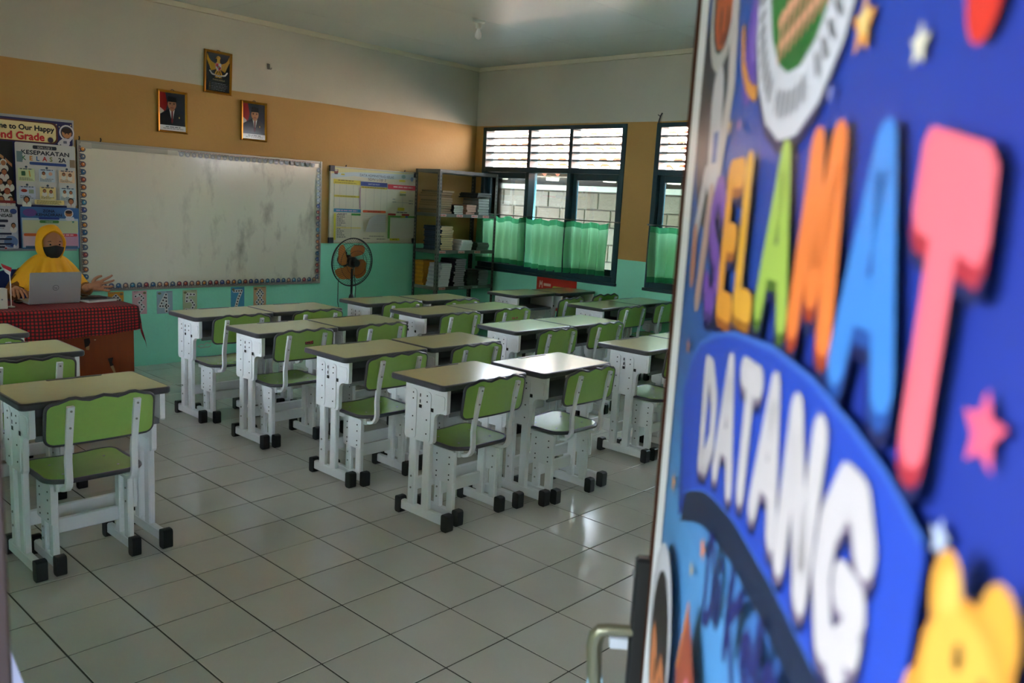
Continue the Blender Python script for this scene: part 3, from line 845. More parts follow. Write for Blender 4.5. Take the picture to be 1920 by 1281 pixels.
# ------------------------------------------------------------------ student chair (origin: floor, between the rear foot ends)
def make_chair(loc, label, group):
    c = thing('student_chair', loc, label, 'chair', group)
    for sx in (-1, 1):
        x = sx * .15
        ft = MB().cbox(x - .014, x + .014, .015, .290, .020, .068, .005).build('foot', WPAINT, c)
        for y0, y1 in ((-.008, .036), (.270, .314)):
            m = MB(); m.prism(rrect(y0, y1, 0, .082, .012, 3), 'x', x - .019, x + .019); m.build('foot_cap', BLACKP, ft, smooth=20)
        for y0, y1 in ((.134, .182), (.044, .092)):
            MB().cbox(x - .0125, x + .0125, y0, y1, .062, .345, .005).build('post', WPAINT, c)
        m = MB(); m.prism(rrect(.034, .194, .206, .374, .010, 3), 'x', sx * .158, sx * .171)
        s = m.build('sleeve_panel', WPAINT, c, smooth=0)
        hl = MB()
        for y in (.158, .068):
            for z in (.34, .305, .25, .225): hl.lathe([(.004, 0), (.004, sx * .0015)], (sx * .171, y, z), 8, axis='x')
        hl.build('bolt_holes', DARKH, s, smooth=0)['kind'] = 'stuff'
        bo = MB()
        for z in (.165, .115): bo.lathe([(.005, 0), (.005, sx * .003)], (sx * .1625, .158, z), 8, axis='x')
        for z in (.29, .23): bo.lathe([(.0045, 0), (.0045, -sx * .003)], (sx * .1375, .068, z), 8, axis='x')
        bo.build('bolts', STEEL, c)['kind'] = 'stuff'
        MB().cbox(sx * .135 - .018, sx * .135 + .018, .02, .27, .345, .384, .004).build('seat_bracket', WPAINT, c)
        tx = sx * .128
        path = [(tx, .15, .360), (tx, .05, .358), (tx, .005, .358), (tx, -.022, .366), (tx, -.040, .385), (tx, -.048, .41), (tx, -.047, .445), (tx, -.044, .49), (tx, -.050, .54), (tx, -.062, .60), (tx, -.082, .69), (tx, -.088, .718)]
        t = MB().bar(path, .028, .016).build('back_support', WPAINT, c)
        sc = MB()
        for z, y in ((.70, -.0925), (.63, -.0775)): sc.lathe([(.0045, 0), (.0045, -.003)], (tx, y, z), 8, axis='y')
        sc.build('screws', STEEL, t)['kind'] = 'stuff'
    MB().cbox(-.138, .138, .150, .168, .120, .185, .004).build('crossbar', WPAINT, c)
    # dished seat with a grey edge, curved waisted backrest with a wavy top
    def seat_lim(x):
        u = abs(x) / .19
        rear = -.018 + .050 * max(0, (u - .55) / .45) ** 1.6
        front = .325 - .035 * u ** 6 - .006 * cos(u * PI)
        if u > .9: 
            e = (u - .9) / .1
            rear += .03 * (1 - math.sqrt(max(0, 1 - e * e))); front -= .03 * (1 - math.sqrt(max(0, 1 - e * e)))
        return rear, front
    def zs(x, y): return .404 - .007 * (1 - (x / .19) ** 2) * min(1, max(0, (y - .0) / .1)) + .004 * max(0, (y - .2) / .12)
    xs = [-.19 + .38 * (.5 - .5 * cos(PI * i / 20)) for i in range(21)]
    s = MB()
    def sheet(f0, f1):
        for lo in (0, 1):
            o = len(s.v)
            for i, x in enumerate(xs):
                a, b = seat_lim(x)
                for j in range(9):
                    y = a + (b - a) * j / 8
                    s.v.append((x, y, zs(x, y) - (.016 if lo else 0)))
            for i in range(20):
                for j in range(8):
                    s.f.append((o + i * 9 + j, o + i * 9 + j + 1, o + (i + 1) * 9 + j + 1, o + (i + 1) * 9 + j)); s.m.append(0)
    sheet(0, 1)
    so = s.build('seat', SEATG, c, smooth=40)
    loop = [(x, seat_lim(x)[0]) for x in xs] + [(x, seat_lim(x)[1]) for x in reversed(xs)]
    MB().tube([(x, y, zs(x, y) - .008) for x, y in loop], .0105, 8, closed=True).build('edge_band', BAND, so, smooth=50)
    sc = MB()
    for x in (-.11, .11):
        for y in (.07, .22): sc.lathe([(.005, 0), (.005, .0012)], (x, y, zs(x, y)), 8)
    sc.build('screws', STEEL, so)['kind'] = 'stuff'
    b = MB(); HWD = .208
    bx = [-HWD + 2 * HWD * (.5 - .5 * cos(PI * i / 24)) for i in range(25)]
    def blim(x):
        u = x / HWD; r = .032
        zt = .740 + .0065 * cos(4 * PI * u * .92) - .014 * max(0, abs(u) - .62) ** 2 / .14; zb = .560 
        e = (abs(x) - (HWD - r)) / r
        if e > 0:
            k = r * (1 - math.sqrt(max(0, 1 - e * e))); zt -= k; zb += k
        return zb, zt
    def yb(x, z): return -.062 - .022 * ((z - .56) / .19) + .018 * (x / HWD) ** 2
    for off in (0, .013):
        o = len(b.v)
        for x in bx:
            z0, z1 = blim(x)
            for j in range(7):
                z = z0 + (z1 - z0) * j / 6
                b.v.append((x, yb(x, z) + off, z))
        for i in range(24):
            for j in range(6):
                b.f.append((o + i * 7 + j, o + i * 7 + j + 1, o + (i + 1) * 7 + j + 1, o + (i + 1) * 7 + j)); b.m.append(0)
    bo = b.build('backrest', SEATG, c, smooth=40)
    loop = [(x, blim(x)[0]) for x in bx] + [(x, blim(x)[1]) for x in reversed(bx)]
    MB().tube([(x, yb(x, z) + .0065, z) for x, z in loop], .0078, 8, closed=True).build('edge_band', BAND, bo, smooth=50)
    return c

DG, CG = 'green topped single desks set in pairs', 'green student chairs behind the desks'
# (x, y, label)
DESKS = [
    (1.072, .199, 'nearest green desk of the middle block, left of its pair, pale at its right half'),
    (1.715, .130, 'green desk right of the nearest middle pair, its top shining white'),
    (1.088, .992, 'left green desk in the second pair of the middle block counted from the door'),
    (1.706, .984, 'right green desk in the second pair of the middle block counted from the door'),
    (1.095, 1.883, 'left green desk in the third pair of the middle block counted from the door'),
    (1.700, 1.892, 'right green desk in the third pair of the middle block counted from the door'),
    (1.079, 2.640, 'left green desk of the middle block front pair facing the whiteboard'),
    (1.685, 2.653, 'right green desk of the middle block front pair facing the whiteboard'),
    (2.600, 2.770, 'left green desk of the front pair just before the standing fan'),
    (3.210, 2.740, 'right green desk of the front pair before the book rack'),
    (2.585, 2.085, 'left green desk of the pair in the second row behind the fan desks'),
    (3.190, 2.087, 'right green desk of the second row pair, its chair bearing small red marks'),
    (2.650, 1.182, 'left white shining desk of the pair in the third row toward the windows'),
    (3.255, 1.165, 'right white shining desk of the pair in the third row toward the windows'),
    (2.820, .228, 'green desk beside the open door leaf, side panel facing the aisle'),
    (3.430, .240, 'desk mostly hidden by the door leaf, only a corner of its top showing'),
    (4.330, 2.732, 'chairless green desk with open storage box beside the book rack'),
    (4.940, 2.690, 'green desk against the window wall below the red poster'),
    (4.345, 1.729, 'left desk of the pair behind the chairless desk near the windows'),
    (4.955, 1.750, 'right desk of the pair against the wall between the two windows'),
    (-.519, .855, 'nearest green desk at the left edge, tinted bluish in shade'),
    (-.509, 1.833, 'second green desk of the left block, partly cut by the picture edge'),
    (-.555, 2.500, 'green desk of the left block next to the checked teacher table'),
]
proto = None
for n, (x, y, lb) in enumerate(DESKS):
    if n == 0:
        proto = make_desk((x, y, 0), lb, DG)
        for o in [proto] + list(proto.children_recursive): KIDS[o.name] = list(o.children)
    else:
        k = copy_tree(proto); k.location = (x, y, 0); k['label'] = lb
# (x, rear foot y, turn, label)
CHAIRS = [
    (1.058, -.010, 0, 'green chair tucked at the nearest middle desk, closest to the aisle'),
    (1.682, -.120, 0, 'green chair with white shining seat at the nearest right desk of the middle block'),
    (1.056, .730, 0, 'green chair at the left desk of the second middle pair'),
    (1.675, .735, 0, 'green chair at the right desk of the second middle pair, lower half hidden'),
    (1.063, 1.640, 0, 'green chair with a small red label on its back in the middle block'),
    (1.668, 1.630, 0, 'green chair at the right desk of the third middle pair'),
    (1.047, 2.355, 0, 'green chair at the left front desk facing the number cards'),
    (1.654, 2.360, 0, 'green chair at the right front desk of the middle block'),
    (2.570, 2.500, 0, 'green chair at the desk before the standing fan'),
    (3.180, 2.435, 0, 'green chair at the desk before the book rack'),
    (2.556, 1.800, 0, 'green chair behind the left desk of the second row by the fan'),
    (3.160, 1.815, 0, 'green chair with faint red writing on its back, second row by the fan'),
    (2.622, .890, 0, 'green chair at the left white shining desk of the third row'),
    (3.226, .920, 0, 'green chair at the right white shining desk of the third row'),
    (2.800, -.010, 0, 'green chair cut off by the edge of the open door leaf'),
    (3.420, .000, 0, 'green chair hidden behind the door leaf at the corner desk'),
    (4.275, 2.110, .10, 'green chair pulled back behind the chairless desk near the rack'),
    (4.915, 2.180, 0, 'green chair at the desk below the red poster, only its top showing'),
    (4.330, 1.450, 0, 'green chair with its frame in view at the left desk near the windows'),
    (4.926, 1.470, 0, 'green chair at the desk against the wall between the windows'),
    (-.548, .630, 0, 'nearest green chair at the left edge with two grey back bars'),
    (-.540, 1.500, 0, 'green chair at the second left desk, behind the nearest left desk'),
    (-.570, 2.135, 0, 'green chair at the left desk next to the teacher table'),
]
cproto = None
for n, (x, y, a, lb) in enumerate(CHAIRS):
    if n == 0:
        cproto = make_chair((x, y, 0), lb, CG)
        for o in [cproto] + list(cproto.children_recursive): KIDS[o.name] = list(o.children)
        k = cproto
    else:
        k = copy_tree(cproto); k.location = (x, y, 0); k['label'] = lb
    k.rotation_euler.z = a
    if n == 4:
        pl = Print(); pl.rr(-.03, .03, -.012, .012, .003, '#1a0f0c').rect(-.026, .026, -.008, .008, '#b0342a').lines(-.02, .02, -.004, 1, .01, .007, '#2a0d0a', .01)
        pl.build('red_label', PRINT, k, (0.02, -.0745, .665), (-.10, 0, 0))
    if n == 11:
        pl = Print(); pl.lines(-.035, .035, -.005, 1, .01, .014, '#a04432', .01)
        pl.build('red_writing', PRINT, k, (0, -.0745, .665), (-.10, 0, 0))

# ------------------------------------------------------------------ whiteboard with its border of printed stickers
wb = thing('whiteboard', (1.946, YF, .685), 'large smudged whiteboard with a border of round space stickers on the front wall', 'whiteboard')
def board_surface():
    m = mat('whiteboard_enamel', '#cfcfc2', .16, coat=.3)
    nt = m.node_tree; b = nt.nodes['Principled BSDF']
    tc = nt.nodes.new('ShaderNodeTexCoord')
    mp = nt.nodes.new('ShaderNodeMapping'); mp.inputs['Scale'].default_value = (3.2, 1, 1.5); mp.inputs['Rotation'].default_value = (0, .35, 0)
    nt.links.new(tc.outputs['Object'], mp.inputs['Vector'])
    n = nt.nodes.new('ShaderNodeTexNoise'); n.inputs['Scale'].default_value = 1.6; n.inputs['Detail'].default_value = 8; n.inputs['Roughness'].default_value = .62
    nt.links.new(mp.outputs[0], n.inputs['Vector'])
    r = nt.nodes.new('ShaderNodeMapRange'); r.inputs['From Min'].default_value = .52; r.inputs['From Max'].default_value = .74; r.inputs['To Min'].default_value = 0; r.inputs['To Max'].default_value = .62
    nt.links.new(n.outputs['Fac'], r.inputs['Value'])
    # wiped ink sits mostly in the middle and right of the board
    sp = nt.nodes.new('ShaderNodeSeparateXYZ'); nt.links.new(tc.outputs['Object'], sp.inputs[0])
    g = nt.nodes.new('ShaderNodeMapRange'); g.inputs['From Min'].default_value = -.75; g.inputs['From Max'].default_value = .1; g.inputs['To Min'].default_value = .05; g.inputs['To Max'].default_value = 1
    nt.links.new(sp.outputs['X'], g.inputs['Value'])
    mu = nt.nodes.new('ShaderNodeMath'); mu.operation = 'MULTIPLY'; nt.links.new(r.outputs[0], mu.inputs[0]); nt.links.new(g.outputs[0], mu.inputs[1])
    x = nt.nodes.new('ShaderNodeMix'); x.data_type = 'RGBA'; x.inputs['A'].default_value = lin('#e6e4d4'); x.inputs['B'].default_value = lin('#6d6656')
    nt.links.new(mu.outputs[0], x.inputs['Factor']); nt.links.new(x.outputs['Result'], b.inputs['Base Color'])
    return m
BWH, BHT = 1.147, 1.195
MB().cbox(-BWH, BWH, -.018, -.001, 0, BHT, .002).build('panel', board_surface(), wb)
fm = MB()
fm.cbox(-BWH - .012, -BWH + .012, -.026, 0, -.012, BHT + .012, .003).cbox(BWH - .012, BWH + .012, -.026, 0, -.012, BHT + .012, .003)
fm.cbox(-BWH + .012, BWH - .012, -.026, 0, BHT - .012, BHT + .012, .003).cbox(-BWH + .012, BWH - .012, -.026, 0, -.012, .012, .003)
fm.build('frame', mat('aluminium', '#9d9c94', .4, metal=.5), wb)
SC = [('#22304c', '#d9862c'), ('#2a3a58', '#6b7f94'), ('#44232a', '#b04a3a'), ('#1f3f5c', '#3a6ea0'), ('#4a2f2a', '#c8703c'), ('#233c52', '#4c9ac0'), ('#5a2430', '#a8404c'), ('#2a2f5c', '#4a5fae'), ('#503a30', '#c89a80')]
def sticker_mesh(bgc, pc, pale):
    p = Print(eps=.0003, base=.0004)
    if pale: bgc, pc = '#8f98a6', '#b9c0ca'  # glare on the board is put into these greyed colours
    p.poly([(-.024, -.026), (.024, -.026)] + [(.024 * cos(t), .002 + .024 * sin(t)) for t in (PI * i / 10 for i in range(11))], bgc)
    p.ring(0, .002, .0195, .0195, .022, .022, '#8a94a8' if not pale else '#dfe3e8', 16)
    p.ell(0, .004, .0145, .0145, pc, 14).ell(-.004, .008, .006, .005, '#f0d8a8' if not pale else '#d8dde2', 8)
    p.rect(-.020, .020, -.024, -.017, '#b8a090').rect(-.016, .002, -.022, -.019, '#5a4a58')
    o = p.build('sticker', PRINT); me = o.data; bpy.data.objects.remove(o)
    return me
SM = [sticker_mesh(a, b, False) for a, b in SC]; SGLARE = [sticker_mesh(a, b, True) for a, b in SC[:3]]
def stick(x, z, rot, me):
    o = obj('sticker', me, wb, (x, -.0265, z), (0, rot, 0)); return o
order = [0, 1, 4, 3, 2, 4, 0, 5, 7, 1, 0, 3, 4, 1, 6, 8, 4, 3, 7]
for k in range(19): stick(-BWH + .027, BHT - .055 - .0605 * k, PI / 2, SM[order[k % 19] if k < 19 else 0])
for k in range(38): stick(-BWH + .055 + .0588 * k, .028, 0, SM[(k * 5 + k // 3) % 9])
for k in range(19): stick(BWH - .027, BHT - .075 - .0590 * k, -PI / 2, SGLARE[k % 3] if k < 6 else SM[(k * 4 + 1) % 9])
for k in range(24): stick(-.30 + .0585 * k, BHT - .028, PI, SGLARE[k % 3])
pb = Print(); pb.rect(-BWH + .02, -.42, BHT - .045, BHT - .006, '#a7a99e').rect(-.42, -.33, BHT - .046, BHT - .006, '#c4c5bb').rect(-BWH + .015, -BWH + .10, BHT - .05, BHT, '#b5b6ac')
pb.build('paper_strip', PRINT, wb, (0, -.0268, 0))
for x in (-.97, -1.135):
    MB().tube([(x, -.004, BHT + .01), (x, -.02, BHT + .028), (x, -.012, BHT + .042)], .005, 6).build('hook', BLACKP, wb)

# ------------------------------------------------------------------ class poster left of the whiteboard
cpst = thing('class_poster', (.12, YF, 1.01), 'large welcome poster with class photo and rule sheets left of the whiteboard', 'poster')
PU0, PU1, PV1 = -.70, .655, 1.03
p = Print(eps=.0003)
p.rect(PU0, PU1, 0, PV1, '#a9acb4').rect(PU0 + .02, PU1 - .012, .02, PV1 - .02, '#1b1f5c')
p.rr(PU0 + .05, .535, .835, .995, .04, '#5c2a20').rr(PU0 + .056, .522, .842, .985, .04, '#f0e2a8')
p.text('Welcome to Our Happy', .508, .925, .040, '#10141c', 'r', bold=.0022).text('Second Grade', .435, .852, .058, '#d4232c', 'r', bold=.0028)
p.ell(.48, .862, .02, .02, '#3a2c4c')
def kid(p, u, v, s, hair='#2a1a14', shirt='#e6e2da', tie=None, veil=None):
    p.ell(u, v - 1.25 * s, .95 * s, .95 * s, shirt).ell(u, v, .62 * s, .72 * s, veil or hair).ell(u, v - .1 * s, .48 * s, .55 * s, '#b87850')
    if tie: p.poly([(u - .12 * s, v - .6 * s), (u + .12 * s, v - .6 * s), (u, v - 1.3 * s)], tie)
p.ell(.60, .93, .056, .060, '#d8d8e0').ell(.60, .93, .045, .048, '#2c2f48').ell(.60, .925, .036, .038, '#c48a5c').ell(.60, .945, .036, .02, '#33221c').ell(.588, .922, .004, .006, '#1c1210').ell(.612, .922, .004, .006, '#1c1210')
p.ell(.585, .852, .036, .035, '#cfd0da').stroke([(.555, .86), (.54, .84)], .02, '#cfd0da').stroke([(.615, .87), (.635, .895)], .02, '#cfd0da').rect(.572, .598, .845, .865, '#6a7088')
for u, v in ((.525, .985), (.545, .97), (.63, .99), (.642, .83)): p.star(u, v, .007, '#d8c890')
# class photo
p.rect(-.14, .208, .365, .828, '#14141e').quads([[(-.12 + .055 * k, .775 - .006 * (k - 1) ** 2), (-.075 + .055 * k, .775 - .006 * (k - .2) ** 2), (-.075 + .055 * k, .80 - .006 * (k - .2) ** 2), (-.12 + .055 * k, .80 - .006 * (k - 1) ** 2)] for k in range(6)], '#c88a5c').rect(-.05, .07, .735, .758, '#b87850')
kid(p, -.075, .66, .045, veil='#c03028', shirt='#c03028'); kid(p, .00, .67, .048, veil='#d09a2c', shirt='#d09a2c'); kid(p, .085, .665, .036, veil='#e4e0da'); kid(p, .14, .668, .036, veil='#e4e0da')
for r, (v, n) in enumerate(((.60, 4), (.525, 5), (.455, 5), (.395, 5))):
    for k in range(n):
        kid(p, -.10 + (.30 / (n - .3)) * k + (.02 if r % 2 else 0), v, .034, veil=('#b03030' if (r == 2 and k == n - 1) else ('#3a2430' if (k + r) % 3 == 0 else None)), tie='#a82c2c' if (k + r) % 2 else None)
p.rect(-.14, .208, .365, .385, '#8c2c30')
p.quads([[(u, .385), (u + .03, .385), (u + .03, .40), (u, .40)] for u in (-.12, -.05, .02, .14)], '#d8d4d0')
p.rect(-.70 + .02, -.16, .365, .828, '#2a3058').rr(-.66, -.18, .39, .80, .015, '#ccd0d6').lines(-.60, -.24, .74, 9, .036, .012, '#5a6278', .3).rr(-.66, -.18, .04, .34, .015, '#c8ccd8').lines(-.60, -.24, .29, 6, .04, .012, '#5a6278', .3)
# class rules
p.rr(.215, .648, .358, .828, .012, '#d4d6d6').rr(.34, .51, .785, .812, .008, '#20263c').text('SDN LOJI 2', .425, .790, .016, '#e0e0e0')
p.text('KESEPAKATAN', .43, .742, .032, '#16213c', w=.34, bold=.0016)
for t, u, c in (('K', .275, '#2f7a4a'), ('E', .325, '#d88a2c'), ('L', .372, '#2c6cb0'), ('A', .42, '#c83c34'), ('S', .465, '#7a8a30'), ('2A', .545, '#16213c')): p.text(t, u, .697, .034, c, bold=.0015)
p.rr(.31, .575, .664, .686, .009, '#2f4f9a').rect(.222, .262, .68, .76, '#6f8f98').rect(.60, .64, .66, .72, '#9a8a70')
for k, (u, v, c) in enumerate(((.285, .59, '#cfe0b0'), (.43, .59, '#c4d8e8'), (.575, .59, '#ecd0b0'), (.285, .455, '#c4d0e8'), (.43, .455, '#ecdc9a'), (.575, .455, '#c4d8e0'))):
    p.rr(u - .058, u + .058, v - .052, v + .045, .008, c).ell(u, v + .055, .009, .009, '#38506c').lines(u - .045, u + .045, v + .036, 1, .01, .007, '#4a5a78', .02).lines(u - .05, u + .05, v - .03, 3, .008, .0035, '#5a6068', .3)
    if k == 0: p.rr(u - .035, u - .008, v - .012, v + .022, .004, '#2c6a48').stroke([(u + .02, v + .025), (u + .025, v - .015)], .008, '#c89a3c')
    elif k == 3: p.ell(u - .022, v + .01, .022, .012, '#c84a40').rect(u + .01, u + .045, v - .01, v + .02, '#9ab0a0')
    else:
        kid(p, u - .024, v + .014, .02); 
        if k != 1: kid(p, u + .022, v + .010, .02)
        else: p.ell(u + .025, v + .012, .014, .014, '#e0b0a0')
kid(p, .275, .40, .034, tie='#b03030'); kid(p, .595, .398, .034, tie='#b03030'); p.rr(.33, .545, .365, .40, .008, '#e6d890').lines(.345, .53, .39, 4, .0075, .0035, '#6a6038')
# organisation sheet and attendance zone
p.rr(-.14, .208, .022, .345, .012, '#c8ccd8').ell(-.09, .065, .045, .038, '#5a7ab4').ell(.155, .075, .048, .046, '#6a88c0').text('STRUKTUR', .075, .298, .024, '#141c34', w=.145, bold=.0012).text('ORGANISASI', .08, .262, .024, '#141c34', w=.175, bold=.0012)
p.ell(.178, .305, .024, .020, '#3a5096').rr(.02, .14, .222, .242, .008, '#1c2444').rr(.03, .12, .186, .204, .008, '#1c2444').lines(.03, .12, .174, 1, .01, .004, '#5a6480')
kid(p, .175, .20, .026, tie='#b03030')
for v in (.135, .095, .058):
    for u in (-.02, .115): p.rr(u - .045, u + .045, v - .007, v + .008, .006, '#1c2444').lines(u - .05, u + .05, v - .018, 1, .01, .004, '#6a7490')
p.rr(.03, .11, .028, .042, .006, '#1c2444').ell(.16, .05, .014, .012, '#2c3c8a').ell(.175, .04, .008, .014, '#e0e2ea').ell(.115, .026, .008, .006, '#d03030')
p.rr(.222, .648, .022, .345, .012, '#3a6cb0').rect(.23, .64, .03, .26, '#a8c0d4').ell(.29, .30, .05, .03, '#6a4a9a').text('ZONA', .425, .305, .022, '#131f44', w=.085, bold=.001).text('KEHADIRAN', .425, .276, .022, '#131f44', w=.185, bold=.001).rr(.35, .50, .250, .268, .007, '#20409a')
p.ell(.57, .30, .034, .034, '#d8dae4').ell(.57, .30, .026, .026, '#b87c50').ell(.57, .312, .026, .014, '#2a1c18').ell(.57, .26, .026, .018, '#d0d2de').ell(.60, .255, .01, .02, '#d0d2de')
p.rr(.235, .636, .145, .243, .01, '#c2c9a4').rr(.355, .495, .222, .244, .009, '#4a8a3c').text('HADIR', .425, .226, .013, '#d8e4d0').star(.60, .235, .012, '#3a8a8a')
p.rr(.235, .40, .035, .138, .01, '#d0b8c4').rr(.44, .636, .035, .138, .01, '#c894b4').rr(.45, .628, .12, .142, .009, '#d02c3c').lines(.48, .60, .127, 1, .01, .008, '#e8c8c8', .02).rr(.24, .39, .12, .142, .009, '#d8682c').rect(.25, .63, .03, .045, '#4a6a8a')
p.build('printed_sheet', PRINT, cpst, (0, -.004, 0))
MB().box(PU0, PU1, -.004, -.0005, 0, PV1).build('backing', mat('poster_backing', '#c8c8c8', .6), cpst, smooth=0)

# ------------------------------------------------------------------ framed pictures
def picture(x, z, w, h, label, paint, name='framed_portrait', tilt=0.0):
    t = thing(name, (x, YF, z), label, 'picture', rot=(0, tilt, 0))
    f = .021
    m = MB()
    prof = [(0, 0), (0, -.018), (.004, -.024), (.010, -.022), (.014, -.018), (f, -.012), (f, 0)]
    corners = [(-w / 2, 0), (w / 2, 0), (w / 2, h), (-w / 2, h)]; ins = [(1, 1), (-1, 1), (-1, -1), (1, -1)]
    o = 0
    vs = []; fs = []
    for (cx, cz), (ix, iz) in zip(corners, ins):
        for d, y in prof: vs.append((cx + ix * d, y, cz + iz * d))
    k = len(prof)
    for a in range(4):
        for j in range(k - 1): fs.append((a * k + j, ((a + 1) % 4) * k + j, ((a + 1) % 4) * k + j + 1, a * k + j + 1))
    m.add(vs, fs).build('frame', GOLD, t, smooth=20)
    MB().box(-w / 2 + .01, w / 2 - .01, -.010, -.001, .01, h - .01).build('backboard', mat('backboard', '#3a3630', .8), t, smooth=0)
    p = Print(eps=.0003); paint(p, -w / 2 + f - .003, w / 2 - f + .003, f - .003, h - f + .003)
    p.build('print', PHOTO, t, (0, -.0102, 0))
    MB().tube([(-.02, -.01, h - .004), (-.006, -.012, h + .008), (.006, -.012, h + .008), (.02, -.01, h - .004)], .003, 6).build('hanging_hook', BLACKP, t)
def portrait(side):
    def paint(p, a, b, c, d):
        W, Hh = b - a, d - c; U = lambda t: a + W * t; V = lambda t: c + Hh * t
        p.rect(a, b, c, d, '#2b313c').poly([(a, V(.6)), (U(.20), V(.42)), (U(.30), V(.70)), (U(.22), d), (a, d)], '#8a1c1c').poly([(a, V(.25)), (U(.2), V(.36)), (U(.16), V(.52)), (a, V(.60))], '#c8c4bc')
        cx = .46 if side else .52
        p.poly([(a, V(.14)), (U(.02), V(.42)), (U(cx - .14), V(.56)), (U(cx + .2), V(.56)), (U(.96), V(.42)), (b, V(.14))], '#11151d')
        p.poly([(U(cx - .09), V(.56)), (U(cx + .12), V(.56)), (U(cx + .02), V(.20))], '#d4d2cc').poly([(U(cx - .01), V(.53)), (U(cx + .05), V(.53)), (U(cx + .05), V(.24)), (U(cx + .01), V(.18)), (U(cx - .02), V(.24))], '#6a1c20')
        p.ell(U(cx + .015), V(.69), W * .165, Hh * .145, '#a87858').ell(U(cx + .015), V(.57), W * .09, Hh * .06, '#a07050')
        p.poly([(U(cx - .16), V(.76)), (U(cx + .19), V(.76)), (U(cx + .17), V(.89)), (U(cx - .12), V(.90))], '#12131a')
        for e in (-.06, .09): p.ell(U(cx + e), V(.70), W * .03, Hh * .010, '#2a1a14').stroke([(U(cx + e - .04), V(.725)), (U(cx + e + .04), V(.727))], W * .018, '#2a1a14')
        p.stroke([(U(cx + .015), V(.69)), (U(cx + .02), V(.65))], W * .03, '#946548').stroke([(U(cx - .04), V(.605)), (U(cx + .07), V(.605))], W * .022, '#7a3c34')
        p.ell(U(.75), V(.36), W * .02, Hh * .025, '#c8b060')
        p.rect(a, b, c, V(.14), '#cfd2d6').lines(U(.22), U(.8), V(.085), 1, .01, .008, '#6a6e74', .02).lines(U(.12), U(.9), V(.045), 1, .01, .006, '#7a7e84', .02)
    return paint
def garuda(p, a, b, c, d):
    W, Hh = b - a, d - c; U = lambda t: a + W * t; V = lambda t: c + Hh * t
    G, G2 = '#c49a2c', '#8f6a18'
    p.rect(a, b, c, d, '#131a1c').rect(U(.04), U(.1), V(.02), V(.98), '#1d2420')
    for s in (-1, 1):
        for k in range(6):
            x0 = .5 + s * (.10 + .035 * k)
            p.poly([(U(x0), V(.72 - .012 * k)), (U(.5 + s * (.46 - .01 * (5 - k))), V(.97 - .055 * (5 - k) * .6)), (U(.5 + s * (.47 - .035 * (5 - k))), V(.80 - .055 * (5 - k))), (U(x0), V(.58 - .006 * k))], G if k % 2 else '#b48a24')
    p.ell(U(.5), V(.66), W * .13, Hh * .13, G).poly([(U(.43), V(.74)), (U(.57), V(.74)), (U(.56), V(.90)), (U(.46), V(.92))], G).ell(U(.50), V(.88), W * .085, Hh * .05, G).poly([(U(.43), V(.89)), (U(.35), V(.855)), (U(.44), V(.85))], G2).ell(U(.47), V(.89), W * .012, Hh * .01, '#2a1c08')
    p.poly([(U(.38), V(.74)), (U(.62), V(.74)), (U(.62), V(.62)), (U(.5), V(.52)), (U(.38), V(.62))], '#c8c4bc').quads([[(U(.39), V(.735)), (U(.5), V(.735)), (U(.5), V(.65)), (U(.39), V(.65))], [(U(.5), V(.65)), (U(.61), V(.65)), (U(.6), V(.61)), (U(.5), V(.53))]], '#a82420')
    p.rect(U(.455), U(.545), V(.615), V(.675), '#15151a').star(U(.5), V(.645), W * .035, '#d8b040')
    for k in range(5): p.poly([(U(.5), V(.56)), (U(.34 + .064 * k), V(.36)), (U(.40 + .064 * k), V(.36))], G if k % 2 else G2)
    for s in (-1, 1): p.stroke([(U(.5 + s * .08), V(.54)), (U(.5 + s * .14), V(.44))], W * .05, G)
    p.stroke([(U(.14), V(.52)), (U(.22), V(.45)), (U(.36), V(.42)), (U(.5), V(.41)), (U(.64), V(.42)), (U(.78), V(.45)), (U(.86), V(.52))], W * .055, '#c9cac2').lines(U(.28), U(.74), V(.405), 1, .01, .006, '#5a5c58', .02)
    p.text('PANCASILA', U(.52), V(.285), Hh * .045, '#b8a878', w=W * .5)
    for k in range(5): p.rect(U(.13), U(.16), V(.205 - .042 * k), V(.222 - .042 * k), '#c8b070').lines(U(.2), U(.9), V(.205 - .042 * k), 1, .01, .0055, '#7a848a', .25)
picture(1.581, 2.022, .264, .354, 'gilt framed portrait of a man in a dark cap, left of the pair', portrait(1))
picture(1.996, 2.403, .264, .366, 'gilt framed golden eagle emblem on black, hung above the two portraits', garuda, 'framed_emblem', .02)
picture(2.356, 2.024, .264, .356, 'gilt framed portrait of a smiling man in a dark cap, right of the pair', portrait(0))

# ------------------------------------------------------------------ class data board
db = thing('data_board', (3.205, YF, 1.085), 'printed class data board in a light frame between whiteboard and book rack', 'notice board')
DW, DH = 1.16, .775
MB().box(0.006, DW - .006, -.012, -.001, .006, DH - .006).build('panel', mat('board_white', '#d9d6c6', .4), db, smooth=0)
fm = MB(); t = .013
fm.cbox(0, t, -.022, 0, 0, DH, .002).cbox(DW - t, DW, -.022, 0, 0, DH, .002).cbox(t, DW - t, -.022, 0, 0, t, .002).cbox(t, DW - t, -.022, 0, DH - t, DH, .002)
fm.build('frame', mat('pale_frame', '#cfccb8', .4), db)
for x, z in ((0, 0), (0, DH), (DW, 0), (DW, DH)):
    MB().cbox(min(x, x + (.05 if x == 0 else -.05)) - .004, max(x, x + (.05 if x == 0 else -.05)) + .004, -.026, 0, min(z, z + (.05 if z == 0 else -.05)) - .004, max(z, z + (.05 if z == 0 else -.05)) + .004, .003).build('corner_cap', mat('navy_plastic', '#1c2236', .4), db)
p = Print(eps=.0003)
